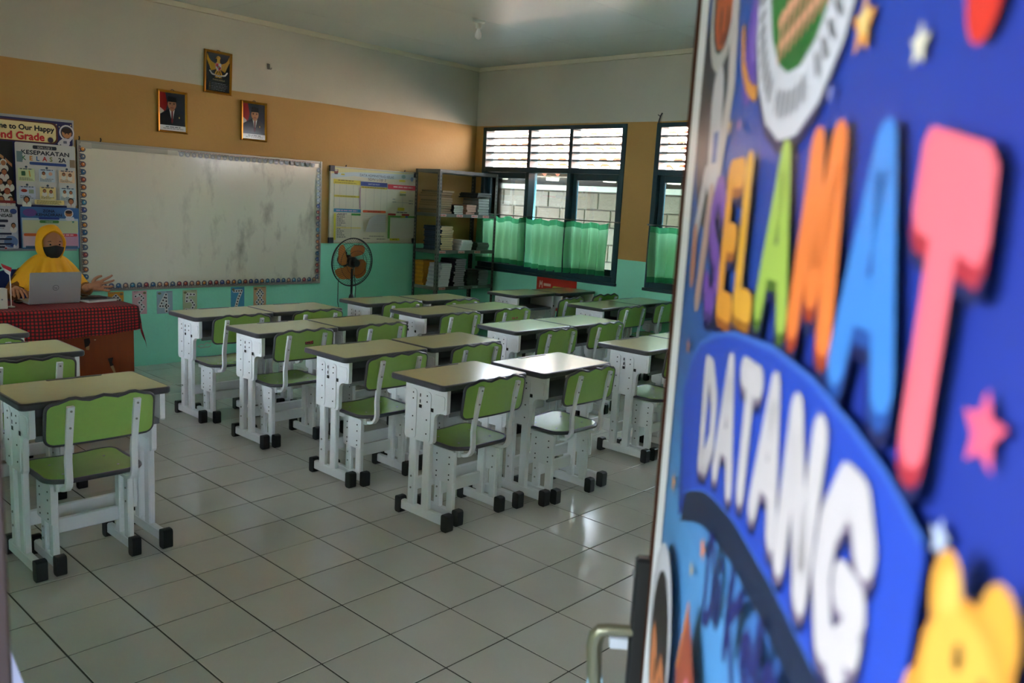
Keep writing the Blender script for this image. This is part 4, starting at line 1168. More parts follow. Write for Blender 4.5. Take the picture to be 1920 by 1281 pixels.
p.rect(.014, DW - .014, .014, DH - .014, '#dcd8c0').poly([(.014, .65), (.3, .69), (.6, .675), (DW - .014, .70), (DW - .014, DH - .014), (.014, DH - .014)], '#c4d4d8').poly([(.014, .70), (.3, .73), (.9, .745), (DW - .014, DH - .014), (.014, DH - .014)], '#dcd8a0')
p.text('DATA ADMINISTRASI KELAS', .60, .693, .026, '#30365c', w=.45).text('SDN LOJI 2', .60, .656, .027, '#3a4060', w=.24)
p.rr(.05, .10, .705, .745, .006, '#7c3030').ell(.075, .735, .02, .012, '#b8b4b0').rect(.055, .095, .695, .705, '#2c2028').rr(.135, .18, .69, .705, .004, '#d0c038').ell(.96, .72, .03, .02, '#8ab0b4').ell(1.08, .70, .02, .025, '#7a94c0').rr(.90, .985, .665, .685, .004, '#d0c83c')
p.rect(.045, .38, .60, .645, '#d4c030').lines(.10, .34, .632, 1, .02, .010, '#8a7418').lines(.06, .37, .610, 1, .02, .007, '#8a7418')
p.rect(.385, .735, .595, .640, '#27408c').text('DAFTAR PIKET', .56, .609, .017, '#c8d0e8').rect(.385, .735, .573, .592, '#cdbb34').lines(.40, .72, .579, 1, .02, .008, '#7a6a18')
p.rect(.745, 1.145, .580, .630, '#d0283c').lines(.82, 1.10, .600, 1, .02, .014, '#ecc0c0', .05)
G = '#a8a89a'
p.quads([[(u, v0), (u + .0025, v0), (u + .0025, v1), (u, v1)] for u, v0, v1 in ((.12, .36, .595), (.20, .36, .595), (.29, .36, .595), (.45, .34, .57), (.56, .34, .57), (.65, .34, .57), (.735, .34, .60), (.385, .34, .60))], G)
p.rect(.05, .37, .468, .488, '#d0c23a').lines(.07, .36, .474, 1, .02, .007, '#8a7a20').rect(.37, .385, .36, .58, '#c8a8b8').rect(.05, .054, .36, .60, '#5a8a60')
p.rect(.05, .39, .315, .350, '#2c86b0').lines(.08, .36, .326, 1, .02, .012, '#c8a8c8', .05).rr(.415, .725, .320, .345, .012, '#e0622c').lines(.48, .66, .328, 1, .02, .008, '#8a2c10', .05)
p.rect(.27, .388, .285, .306, '#3f9a38').lines(.10, .22, .295, 1, .02, .007, '#705a80').rect(.052, .078, .03, .30, '#cdc638')
for k in range(12): p.rect(.08, .26 if k != 6 else .39, .277 - .0205 * k, .279 - .0205 * k, '#8a8c88' if k != 6 else '#d8c860').lines(.088, .13 + .08 * random.random(), .283 - .0205 * k, 1, .02, .007, '#5c5e60')
p.rect(.08, .39, .148, .165, '#ddd08a').rect(.264, .267, .03, .29, '#8a8c88')
for k in range(8): p.rect(.40, .735, .30 - .02 * k, .3015 - .02 * k, '#b0b0a6')
p.lines(.42, .52, .045, 1, .02, .007, '#5c5c58').lines(.60, .72, .04, 1, .02, .007, '#5c5c58').lines(.5, .72, .07, 1, .02, .006, '#5c5c58')
p.rr(.90, .985, .545, .562, .004, '#d0c440').rr(.90, .985, .515, .538, .004, '#6a7c4c').rr(.875, .97, .355, .385, .004, '#ccc234').lines(.80, .85, .47, 2, .03, .009, '#9aa098').lines(1.03, 1.09, .46, 2, .03, .009, '#8a9088').quads([[(.94, .39), (.943, .39), (.943, .515), (.94, .515)], [(.80, .44), (1.08, .44), (1.08, .443), (.80, .443)]], '#a0a49c')
p.lines(.86, 1.02, .33, 1, .02, .010, '#6c6c78', .03).rect(.745, .85, .300, .320, '#b8242c').rect(.935, 1.04, .300, .320, '#9a2030').rect(.745, 1.14, .280, .298, '#5c9a40').rect(.745, .775, .05, .29, '#5c9a40').rect(.92, .985, .28, .296, '#b0a828').rect(.985, 1.02, .28, .296, '#3a5ca0').rr(.775, .91, .030, .052, .004, '#d4cc2c').lines(.81, .88, .037, 1, .02, .009, '#7a7010', .02)
p.rect(.785, 1.12, .055, .275, '#d2cfc0')
p.build('printed_sheet', PRINT, db, (0, -.0122, 0))
# curled sheet of paper hanging on it
m = MB(); m.grid(lambda u, v: (.46 + .27 * u, -.018 - .03 * (max(0, 1 - u) ** 2) * v * 2, .115 + .19 * v * (1 - .28 * max(0, .55 - u) ** 1.2 * 2.2)), 8, 6)
m.build('loose_paper', mat('copy_paper', '#c4c3c0', .6), db, smooth=60)
for x in (.20, .98): MB().tube([(x, -.004, DH), (x, -.014, DH + .018)], .006, 6).build('nail', BLACKP, db)

# ------------------------------------------------------------------ dotted number cards along the teal wall
def num_card(ch, x, z, w, h, colr, label, dots, corner):
    t = thing('number_card', (x, YF, z), label, 'card', 'number cards under the whiteboard')
    MB().box(-w / 2, w / 2, -.0016, -.0004, 0, h).build('card', mat('card_' + ch, colr, .55), t, smooth=0)
    p = Print(eps=.0002)
    if dots:
        P = [( (a - .5) * w * .62, h * (.10 + b * .74)) for a, b in dots]
        pale = '#d9dcd8'
        p.stroke(P, w * .22, pale)
        step = h * .135; acc = 0
        for a, b in zip(P, P[1:]):
            L = math.hypot(b[0] - a[0], b[1] - a[1]); n = max(1, round(L / step))
            for k in range(n): p.ell(a[0] + (b[0] - a[0]) * k / n, a[1] + (b[1] - a[1]) * k / n, w * .055, w * .055, '#23262e', 10)
        p.ell(P[-1][0], P[-1][1], w * .055, w * .055, '#23262e', 10)
    p.ell(-w * .34 if corner < 0 else w * .34, h * .90, w * .11, h * .05, '#7a7a52').lines(w * .1 - w * .5 * (corner > 0), w * .42 - w * .5 * (corner > 0), h * .95, 1, .01, .004, '#6a6e72', .02)
    p.build('print', PRINT, t, (0, -.0017, 0))
num_card('two', 1.075, .46, .13, .20, '#d79a2c', 'orange card half hidden behind the teacher table edge', [(.1, .8), (.5, 1), (.9, .75), (.1, 0), (.95, 0)], 1)
num_card('three', 1.275, .458, .125, .205, '#d9b4b8', 'pink card with a dotted number three', [(.05, .9), (.5, 1), (.92, .78), (.45, .53), (.95, .28), (.5, 0), (.02, .1)], 1)
num_card('four', 1.497, .452, .142, .20, '#9db9c4', 'pale blue card with a dotted number four', [(.85, .30), (.02, .32), (.62, 1), (.66, .0)], -1)
num_card('five', 1.730, .440, .135, .212, '#b5c39a', 'pale green card with a dotted number five', [(.95, .95), (.2, .98), (.12, .58), (.6, .62), (.95, .34), (.6, .02), (.05, .08)], -1)
num_card('seven', 2.200, .455, .138, .207, '#4ba0cc', 'bright blue card with a dotted number seven', [(.05, .98), (.95, .98), (.55, .5), (.3, 0)], -1)
num_card('eight', 2.434, .450, .136, .208, '#d6b387', 'peach card with a dotted number eight', [(.5, 1), (.15, .78), (.5, .52), (.9, .25), (.5, 0), (.1, .25), (.5, .52), (.85, .78), (.5, 1)], -1)
# chalky scribble and marks on the wall paint
p = Print(eps=.00015, base=.0003)
p.stroke([(0, 0), (.03, .02), (.06, .01), (.09, .03), (.12, .02), (.14, .04)], .006, '#d8c8bc').stroke([(.01, .0), (.03, -.015), (.07, -.01), (.11, -.012), (.13, .0)], .005, '#c8a898').stroke([(.02, .05), (.05, .06), (.08, .055)], .004, '#cfe0d4').stroke([(.10, .06), (.12, .075), (.135, .07)], .004, '#cfe0d4')
sb = p.build('scribble', PRINT, None, (1.80, YF, .125))
sb.parent = bpy.data.objects['wall_front']
hk = thing('wall_hook', (2.507, YF, 2.69), 'small dark grey hook high on the cream wall right of the eagle emblem', 'hook')
MB().cbox(-.012, .012, -.012, 0, 0, .05, .003).tube([(0, -.01, .012), (.008, -.03, 0), (.016, -.034, .014)], .005, 6).build('plate', mat('dull_grey', '#6a6a64', .6), hk)
cb = thing('cable_end', (XW, 1.88, 2.455), 'short frayed cable end sticking up beside the second window top', 'cable')
MB().tube([(-.004, .02, -.03), (-.01, .01, .01), (-.02, -.01, .05), (-.025, -.03, .075)], .006, 6).tube([(-.02, -.005, .045), (-.03, .015, .06)], .004, 6).build('cable', BLACKP, cb)
# red poster under the first window
rp = thing('red_poster', (XW, 3.06, .44), 'red poster with pale lettering on the teal wall under the first window', 'poster', rot=(0, 0, -PI / 2))
MB().box(-.285, .285, -.003, -.0005, 0, .355).build('sheet', mat('red_sheet', '#c22a18', .5), rp, smooth=0)
p = Print(eps=.0003); p.stroke([(-.24, .24), (-.235, .31), (-.22, .27), (-.205, .31), (-.20, .24)], .012, '#e4c0b0').lines(-.18, -.06, .26, 1, .02, .03, '#e4c0b0', .02).rr(-.05, .22, .10, .27, .02, '#b8c860').lines(-.02, .19, .23, 4, .03, .014, '#6a7c30')
p.build('print', PRINT, rp, (0, -.0032, 0))

# ------------------------------------------------------------------ bare bulb on the ceiling
bl = thing('ceiling_bulb', (3.422, 2.588, ZC), 'unlit bulb in a white holder on the ceiling', 'lamp')
MB().lathe([(.055, -.001), (.055, -.012), (.045, -.018), (.028, -.022), (.026, -.06), (.02, -.066)], n=20).build('holder', mat('white_plastic', '#dcdad0', .4), bl)
MB().lathe([(.013, -.06), (.016, -.075), (.028, -.10), (.031, -.12), (.027, -.14), (.014, -.152), (.002, -.155)], n=18).build('glass_bulb', mat('frosted_bulb', '#e8e8e4', .15), bl)

# ------------------------------------------------------------------ steel book rack
RX0, RX1, RY0, RY1, RZ = 4.30, 5.20, 3.97, 4.365, 1.905
rk = thing('book_rack', ((RX0 + RX1) / 2, (RY0 + RY1) / 2, 0), 'grey slotted-angle steel rack of books in the corner by the window', 'shelf')
rw, rd = (RX1 - RX0) / 2, (RY1 - RY0) / 2
SZ = [.20, .635, 1.035, 1.435, RZ]
for sx in (-1, 1):
    for sy in (-1, 1):
        m = MB()
        x, y = sx * rw, sy * rd
        m.box(min(x, x - sx * .035), max(x, x - sx * .035), min(y, y - sy * .003), max(y, y - sy * .003), 0, RZ)
        m.box(min(x, x - sx * .003), max(x, x - sx * .003), min(y - sy * .003, y - sy * .035), max(y - sy * .003, y - sy * .035), 0, RZ)
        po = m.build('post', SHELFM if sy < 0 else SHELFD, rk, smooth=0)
        h = MB()
        for k in range(46):
            z = .03 + .04 * k
            if any(abs(z - s) < .035 for s in SZ): continue
            if sy < 0: h.box(x - sx * .0175 - .004, x - sx * .0175 + .004, y - .0012, y - .0002, z - .011, z + .011)
            else: h.box(x - sx * .0175 - .004, x - sx * .0175 + .004, y - .0045, y - .0032, z - .011, z + .011)
            if sx < 0: h.box(x - .0012, x - .0002, y - sy * .0175 - .004, y - sy * .0175 + .004, z - .011, z + .011)
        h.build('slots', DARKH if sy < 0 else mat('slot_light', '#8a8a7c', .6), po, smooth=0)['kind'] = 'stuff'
for k, z in enumerate(SZ):
    m = MB()
    m.box(-rw + .004, rw - .004, -rd + .004, rd - .004, z - .004, z)
    m.box(-rw + .004, rw - .004, -rd + .0035, -rd + .0065, z - .036, z - .004).box(-rw + .004, rw - .004, rd - .0065, rd - .0035, z - .036, z - .004)
    m.box(-rw + .0035, -rw + .0065, -rd + .007, rd - .007, z - .036, z - .004).box(rw - .0065, rw - .0035, -rd + .007, rd - .007, z - .036, z - .004)
    sh = m.build('shelf_board', SHELFM, rk, smooth=0)
    for u in ({3: (-.38, -.13, .10, .28), 2: (-.37, -.08, .17), 1: (-.35, -.06, .16)}.get(k, ())):
        p = Print(eps=.0003)
        p.rr(-.05, .05, -.014, .014, .003, '#d8b4ac' if not (k == 1 and u > -.2) else '#6a7a74').lines(-.04, .04, -.006, 1, .02, .011, '#c8645c' if not (k == 1 and u > -.2) else '#a8bab4', .05)
        p.build('shelf_label', PRINT, sh, (u, -rd + .0025, z - .018), (0, 0, 0))
for sx in (-1, 1):
    for z in (RZ - .012, 1.42):
        m = MB(); m.lathe([(.006, 0), (.006, -.003), (.003, -.004)], (sx * (rw - .0175), -rd - .0002, z), 8, axis='y'); m.build('bolt', STEEL, rk)

# ------------------------------------------------------------------ books, one by one
NUMW = ['lowest', 'second', 'third', 'fourth', 'fifth', 'sixth', 'seventh', 'eighth', 'ninth', 'tenth', 'eleventh', 'twelfth', 'thirteenth', 'fourteenth']
def book_mesh(w, d, h, cm, pm, bend):
    """cover boards round a slightly smaller block of pages; spine on the left (-x)"""
    m = MB(); t = max(.0012, h * .07)
    n = 6
    def sheet(z0, z1, x0, x1, y0, y1, mi):
        o = len(m.v)
        for i in range(n + 1):
            u = i / n; x = x0 + (x1 - x0) * u; s = bend * sin(PI * u)
            for y, z in ((y0, z0), (y1, z0), (y1, z1), (y0, z1)): m.v.append((x, y, z + s))
        for i in range(n):
            for k in range(4): m.f.append((o + i * 4 + k, o + i * 4 + (k + 1) % 4, o + (i + 1) * 4 + (k + 1) % 4, o + (i + 1) * 4 + k)); m.m.append(mi)
        m.f.append((o, o + 1, o + 2, o + 3)); m.m.append(mi); q = o + n * 4; m.f.append((q + 3, q + 2, q + 1, q)); m.m.append(mi)
    sheet(0, t, -w / 2, w / 2, -d / 2, d / 2, 0); sheet(h - t, h, -w / 2, w / 2, -d / 2, d / 2, 0)
    sheet(t, h - t, -w / 2 + .003, w / 2 - .003, -d / 2 + .0015, d / 2 - .002, 1)
    m.box(-w / 2 - .001, -w / 2 + .003, -d / 2, d / 2, 0, h)
    return m.mesh('book', [cm, pm], 30)
def stack(xc, yc, z0, n, th, w, d, cover, page, stackname, jit=.012, turn=0.0, lean=0.0, where=''):
    cm = [mat('cover_%s_%d' % (stackname.replace(' ', '_'), i), c, .5) for i, c in enumerate(cover)]; pm = mat('pages_' + stackname.replace(' ', '_'), page, .8, noise=.1, nscale=200, stretch=(1, 1, 30))
    bend = random.uniform(.0004, .0016)
    mes = [book_mesh(w, d, th * .96, cm[i % len(cm)], pm, bend) for i in range(min(4, n))]
    z = z0 + .0012; x = xc
    for k in range(n):
        o = obj('book', mes[k % len(mes)], None, (x + random.uniform(-jit, jit) + lean * k, yc + random.uniform(-jit, jit) * .7, z), (0, 0, turn + random.uniform(-.06, .06) + (PI if False else 0)))
        nm = 'topmost' if k == n - 1 else NUMW[k] + ('' if k == 0 else ' lowest')
        tag(o, '%s book in the %s' % (nm, where), 'book', 'books in the ' + stackname)
        z += th + .0008
    return z
yb_ = 4.10
S1, S2, S3, S0 = 1.435, 1.035, .635, .20
stack(4.425, 4.15, S1, 10, .024, .20, .30, ['#6a5a34', '#57502f', '#7c6a48'], '#b59a7a', 'tan stack', .018, .04, 0, 'tan stack at the left of the upper shelf')
stack(4.625, 4.12, S1, 5, .018, .145, .24, ['#1c1c1e', '#30302f'], '#d8d6ce', 'low white stack', .008, .0, 0, 'low black and white stack on the upper shelf')
stack(4.805, 4.13, S1, 4, .026, .17, .25, ['#b48a74', '#a87c68'], '#c09a86', 'pinkish stack', .012, .12, 0, 'pinkish stack on the upper shelf')
zt = stack(5.02, 4.13, S1, 6, .030, .17, .26, ['#8a8f8c', '#6f7876'], '#aab4b2', 'grey stack', .008, -.05, 0, 'grey stack at the right of the upper shelf')
stack(5.00, 4.12, zt, 4, .014, .22, .28, ['#23282a', '#343a38'], '#7c8280', 'dark folders', .018, .05, 0, 'dark pile lying on the grey stack, upper shelf')
stack(4.458, 4.125, S2, 13, .0195, .19, .265, ['#1d3040', '#24384c', '#182634'], '#dcc494', 'navy stack', .012, .02, 0, 'tall navy stack with cream pages on the middle shelf')
stack(4.615, 4.20, S2, 5, .02, .10, .16, ['#4a3c38', '#3c3430'], '#6a5a54', 'small brown stack', .004, 0, 0, 'small brown stack behind the cream pages, middle shelf')
stack(4.765, 4.11, S2, 6, .018, .165, .25, ['#d8dadc', '#c8ccd0'], '#e4e6e8', 'white stack', .007, .0, 0, 'short white stack on the middle shelf')
stack(5.03, 4.11, S2, 5, .016, .17, .25, ['#3c5246', '#4a5c54'], '#7c8c80', 'green grey stack', .012, -.08, 0, 'green grey stack at the right of the middle shelf')
stack(4.415, 4.275, S3, 12, .022, .19, .145, ['#c88a14', '#b87c10'], '#c08a28', 'yellow stack', .006, .0, 0, 'deep yellow stack at the back left of the lower shelf')
stack(4.424, 4.082, S3, 12, .0205, .155, .20, ['#d0d0d4', '#b8b8c4'], '#e0dfe2', 'tall white stack', .005, .0, .0045, 'tall leaning white stack on the lower shelf')
stack(4.66, 4.11, S3, 13, .0225, .165, .25, ['#2a1830', '#241a28', '#33203a'], '#b0a6b0', 'purple stack', .009, .0, .002, 'tall dark purple stack on the lower shelf')
stack(4.865, 4.11, S3, 9, .019, .17, .25, ['#1e2c22', '#2a362a'], '#3c4a3e', 'dark green stack', .010, .05, 0, 'dark green stack on the lower shelf')
stack(5.055, 4.11, S3, 9, .018, .155, .25, ['#4c504c', '#3c423e'], '#8c9490', 'grey green stack', .010, -.03, 0, 'grey stack at the right of the lower shelf')
stack(4.95, 4.11, S0, 7, .022, .20, .26, ['#5a564e', '#464440'], '#8a8478', 'bottom shelf stack', .010, .0, 0, 'stack on the bottom shelf behind the desks')

# ------------------------------------------------------------------ pedestal fan
FX, FY, FZ = 2.95, 3.66, .955
fn = thing('standing_fan', (FX, FY, 0), 'black standing fan with four pale orange blades beside the data board', 'fan')
FB = mat('fan_black', '#17181a', .35)
MB().lathe([(.20, 0), (.20, .012), (.17, .028), (.05, .045), (.028, .07), (.02, .075)], n=32).build('base', FB, fn)
MB().lathe([(.014, .07), (.014, .60), (.011, .60), (.011, FZ - .06)], n=14).build('pole', FB, fn)
MB().lathe([(.016, .57), (.024, .575), (.026, .62), (.018, .645), (.015, .65)], n=16).build('height_collar', FB, fn)
hd = obj('fan_head', None, fn, (0, 0, FZ), (.05, 0, -.02))
MB().lathe([(.012, .19), (.045, .185), (.058, .15), (.06, .06), (.05, .045), (.02, .04)], axis='y', n=20).cbox(-.018, .018, .06, .11, -.075, -.04, .004).cbox(-.008, .008, .10, .116, .05, .085, .003).build('motor_housing', FB, hd)
MB().lathe([(.012, .04), (.05, .035), (.052, -.02), (.04, -.034), (.03, -.036)], axis='y', n=20).build('hub', FB, hd)
MB().lathe([(.034, -.075), (.034, -.079), (.03, -.08)], axis='y', n=18).build('badge', mat('fan_badge', '#3c4046', .25, metal=.6), hd)
BLM = sheet_mat('amber_blade', '#d08850', .35)
def blade(a0):
    m = MB()
    def f(u, v):
        r = .045 + .155 * v
        a = a0 + (u - .5) * (1.05 * (.55 + .75 * sin(PI * min(1, v * .85 + .12)))) * .95 - .55 * v ** 1.5 + .25
        if v > .85: r -= .02 * abs(2 * u - 1) ** 2.5
        y = .016 - .034 * (u - .5) * (.6 + .6 * v) * 1.2
        return (r * cos(a), y, r * sin(a))
    m.grid(f, 8, 8)
    return m
for k in range(4): blade(math.radians(62 + 90 * k)).build('blade', BLM, hd, smooth=60)
gm = MB(); RG = .226
for rr, yy, th in ((RG, -.005, .0055), (RG * .985, .012, .003), (.17, -.062, .0018), (.115, -.074, .0018), (.17, .055, .0018), (.10, .07, .0018)):
    gm.tube([(rr * cos(a), yy, rr * sin(a)) for a in (2 * PI * k / 48 for k in range(48))], th, 6, closed=True)
for k in range(60):
    a = 2 * PI * k / 60
    gm.tube([(r * cos(a), y, r * sin(a)) for r, y in ((.034, -.077), (.115, -.074), (.17, -.062), (.21, -.03), (RG, -.005))], .0009, 4, cap=False)
    gm.tube([(r * cos(a), y, r * sin(a)) for r, y in ((.05, .075), (.10, .07), (.17, .055), (.21, .025), (RG, -.0))], .0009, 4, cap=False)
gm.build('guard', FB, hd, smooth=50)
cd = MB()
cd.tube([(-.05, .10, FZ - .07), (-.09, .09, FZ - .2), (-.12, .05, FZ - .38), (-.12, .01, .46), (-.08, -.01, .40), (-.03, .0, .40)], .0035, 6)
cd.tube([(.06, .06, FZ - .05), (.07, .03, FZ - .25), (.055, .02, FZ - .36), (.02, .02, .5), (.012, .02, .3), (.02, .04, .06)], .0035, 6)
cd.build('cord', FB, fn, smooth=60)

# ------------------------------------------------------------------ white board leaning inside the doorway
lb = thing('leaning_board', (-1.45, -1.72, 0), 'pale lilac board leaning inside the doorway at the lower left corner', 'board')
MB().obox((0, .0, .53), (0, 1, 0), (cos(.245), 0, sin(.245)), (-sin(.245), 0, cos(.245)), .075, .006, .545).build('panel', mat('lilac_white', '#cfcbe0', .5), lb, smooth=0)
lb.location.z = .0035

# ------------------------------------------------------------------ teacher's table with a checked cloth
TX0, TX1, TY0, TY1, TZ = -.66, .600, 2.915, 3.455, .752
tt = thing('teacher_table', ((TX0 + TX1) / 2, (TY0 + TY1) / 2, 0), 'red-brown wooden teacher table with scarred front panel under a checked cloth', 'table')
hx, hy = (TX1 - TX0) / 2, (TY1 - TY0) / 2
MB().cbox(-hx, hx, -hy, hy, TZ - .028, TZ, .004).build('tabletop', DESKW, tt)
pn = MB().cbox(-hx + .012, hx - .012, -hy + .02, -hy + .038, .03, TZ - .028, .002).build('front_panel', DESKW, tt)
for s_ in (-1, 1): MB().cbox(min(s_ * (hx - .012), s_ * (hx - .032)), max(s_ * (hx - .012), s_ * (hx - .032)), -hy + .038, hy - .02, 0, TZ - .028, .002).build('side_panel', DESKW, tt)
p = Print(eps=.0003)
p.poly([(.29, .545), (.325, .55), (.33, .52), (.315, .49), (.295, .485)], '#170a05').poly([(.30, .49), (.325, .50), (.322, .47), (.303, .472)], '#b08a5c')
p.poly([(.44, .40), (.475, .405), (.468, .37), (.478, .35), (.455, .34), (.45, .365)], '#170a05').poly([(.455, .345), (.475, .35), (.49, .30), (.478, .22), (.468, .23), (.476, .30)], '#b8936a').poly([(.462, .23), (.475, .235), (.472, .19), (.46, .20)], '#1c0d07').ell(.36, .535, .006, .004, '#c0a080')
p.build('chipped_patches', PRINT, pn, (0, -hy + .0195, 0))['kind'] = 'stuff'
tc = thing('tablecloth', ((TX0 + TX1) / 2, (TY0 + TY1) / 2, TZ), 'red and black checked cloth draped over the teacher table', 'tablecloth')
def cloth_mat():
    m = mat('checked_cloth', '#7a1414', .85); nt = m.node_tree; b = nt.nodes['Principled BSDF']
    uv = nt.nodes.new('ShaderNodeUVMap'); sp = nt.nodes.new('ShaderNodeSeparateXYZ'); nt.links.new(uv.outputs[0], sp.inputs[0])
    hs = []
    for k in ('X', 'Y'):
        a = nt.nodes.new('ShaderNodeMath'); a.operation = 'MULTIPLY'; a.inputs[1].default_value = 1 / .0215
        f = nt.nodes.new('ShaderNodeMath'); f.operation = 'FRACT'; g = nt.nodes.new('ShaderNodeMath'); g.operation = 'LESS_THAN'; g.inputs[1].default_value = .42
        nt.links.new(sp.outputs[k], a.inputs[0]); nt.links.new(a.outputs[0], f.inputs[0]); nt.links.new(f.outputs[0], g.inputs[0]); hs.append(g)
    ad = nt.nodes.new('ShaderNodeMath'); nt.links.new(hs[0].outputs[0], ad.inputs[0]); nt.links.new(hs[1].outputs[0], ad.inputs[1])
    dv = nt.nodes.new('ShaderNodeMath'); dv.operation = 'MULTIPLY'; dv.inputs[1].default_value = .5; nt.links.new(ad.outputs[0], dv.inputs[0])
    r = nt.nodes.new('ShaderNodeValToRGB'); r.color_ramp.interpolation = 'CONSTANT'
    r.color_ramp.elements[0].color = lin('#b01a1c'); r.color_ramp.elements[1].position = .75; r.color_ramp.elements[1].color = lin('#1d1512')
    e = r.color_ramp.elements.new(.25); e.color = lin('#401311')
    nt.links.new(dv.outputs[0], r.inputs[0]); nt.links.new(r.outputs[0], b.inputs['Base Color'])
    return m
# the cloth is one draped sheet: s runs along the table, t from the back edge over the front edge and down
def cloth():
    me = bpy.data.meshes.new('tablecloth')
    nu, nv = 90, 44
    S0, S1 = -hx - .02, hx + .20; L = 2 * hy + .185
    vs, uvs, fs = [], [], []
    for j in range(nv + 1):
        t = L * j / nv
        for i in range(nu + 1):
            s = S0 + (S1 - S0) * i / nu
            over = max(0, t - 2 * hy); side = max(0, s - hx)
            x, y, z = min(s, hx + .006), hy - min(t, 2 * hy + .006), .004
            f = min(1, over / .12); g = min(1, side / .12)
            if over > 0:
                hem = 1 + .10 * sin(3.1 * s + .8) - .14 * max(0, min(1, (s + .1) / .7))
                z -= over * (hem if side <= 0 else hem * .95)
                y -= .008 + f * (.012 + .012 * sin(17 * s) + .008 * sin(31 * s + 1))
            if side > 0:
                z -= side * .85 if over <= 0 else side * .75
                x += .006 + g * (.012 + .012 * sin(19 * t))
                if over > 0: x += .010 * f; y -= .006 * g
            z += .0015 * sin(9 * s + 3 * t) * sin(11 * t) if over <= 0 and side <= 0 else 0
            vs.append((x, y, max(z, .004 - .32))); uvs.append((s, t))
    for j in range(nv):
        for i in range(nu):
            a = j * (nu + 1) + i; fs.append((a, a + 1, a + nu + 2, a + nu + 1))
    me.from_pydata(vs, [], fs)
    uvl = me.uv_layers.new(name='UVMap')
    for lp in me.loops: uvl.data[lp.index].uv = uvs[lp.vertex_index]
    me.materials.append(cloth_mat()); me.polygons.foreach_set('use_smooth', [True] * len(me.polygons))
    return me
obj('cloth', cloth(), tc)
CZ = TZ + .0065

# laptop, mouse, notebooks, white holder with a little flag
lt = thing('laptop', (.168, 3.20, CZ), 'silver laptop, lid toward the class, on the checked table', 'laptop')
SIL = mat('laptop_silver', '#aeb0b2', .35, metal=.35)
MB().cbox(-.158, .158, -.035, .185, 0, .014, .003).build('base', SIL, lt)
tilt = .20
lid = obj('lid', None, lt, (0, -.035, .012), (tilt, 0, 0))
m = MB(); m.prism(rrect(-.158, .158, .0, .205, .008, 4), 'y', -.007, -.0005); lo = m.build('lid_shell', SIL, lid, smooth=20)
MB().box(-.148, .148, -.0005, .0004, .014, .196).build('screen', DARKH, lid, smooth=0)
p = Print(eps=.00015); p.ring(0, .10, .0165, .0165, .019, .019, '#4e5052', 28).text('hp', 0, .0935, .0145, '#4e5052', slope=0).build('logo', PRINT, lid, (0, -.0071, 0))
ms = thing('computer_mouse', (-.028, 3.245, CZ), 'small black glossy mouse beside the laptop under the hand', 'mouse')
def mousef(u, v):
    a = 2 * PI * u; r = sin(PI * (.02 + .96 * v) / 1) 
    return (.026 * r * cos(a), .045 * r * sin(a), .018 - .018 * cos(PI * v) * 1.0 if False else .0135 * (1 - cos(PI * v)) )
MB().grid(mousef, 20, 10, closed_u=True).build('shell', mat('gloss_black', '#101012', .12), ms, smooth=60)
WPG = mat('book_page', '#c9c7c0', .7); BCV = mat('black_cover', '#141418', .35)
nb1 = thing('notebook', (.455, 3.21, CZ), 'white edged notebook lying beside the laptop on the checked cloth', 'book', rot=(0, 0, .22))
MB().cbox(-.105, .105, -.07, .07, 0, .016, .001).build('pages', WPG, nb1); MB().cbox(-.108, .108, -.073, .073, .0163, .0185, .001).build('cover', mat('grey_cover', '#5a5a60', .4), nb1)
nb2 = thing('open_notebook', (.415, 3.23, CZ + .0187), 'black notebook with its cover half lifted on the white notebook', 'book', rot=(0, 0, .12))
MB().cbox(-.09, .09, -.06, .06, 0, .006, .001).build('pages', BCV, nb2)
MB().grid(lambda u, v: (-.09 + .19 * u, -.06 + .12 * v, .0075 + .030 * (1 - u) ** 1.6), 8, 2).build('cover', BCV, nb2, smooth=60)
hb = thing('white_holder', (-.205, 3.06, CZ), 'white rounded desk holder at the left edge of the checked table', 'holder')
m = MB(); m.prism(rrect(-.055, .055, -.04, .04, .016, 5), 'z', 0, .125).build('body', mat('ivory_plastic', '#c6c4b6', .35), hb, smooth=40)
MB().lathe([(.005, 0), (.005, -.002)], (.02, -.04, .06), 10, axis='y').build('button', BOXG, hb)
fg = thing('table_flag', (-.116, 3.085, CZ), 'small red and white flag on a white stick beside the holder', 'flag')
MB().lathe([(.022, 0), (.022, .006), (.006, .010), (.004, .012)], n=16).tube([(0, 0, .01), (.001, 0, .14), (-.004, 0, .255)], .0032, 8).build('pole', mat('white_stick', '#d6d6d0', .4), fg)
def flagf(v0, v1):
    return lambda u, v: (-.004 - .085 * u * .55 + .0 , -.006 * sin(6 * u) , .25 - .06 * (1 - (v0 + (v1 - v0) * v)) - .0 + .045 * u - .05 * u * u)
for nm, c_, a, b in (('red_half', '#b01c28', .5, 1), ('white_half', '#d2d0cc', 0, .5)):
    MB().grid(lambda u, v, a=a, b=b: (.012 * (a + (b - a) * v) - .062 * u * (1) + .03 * (1 - (a + (b - a) * v)) * u, -.004 * sin(7 * u), .20 + .05 * (a + (b - a) * v) + .030 * u), 8, 3).build(nm, mat('flag_' + nm, c_, .7), fg, smooth=60)

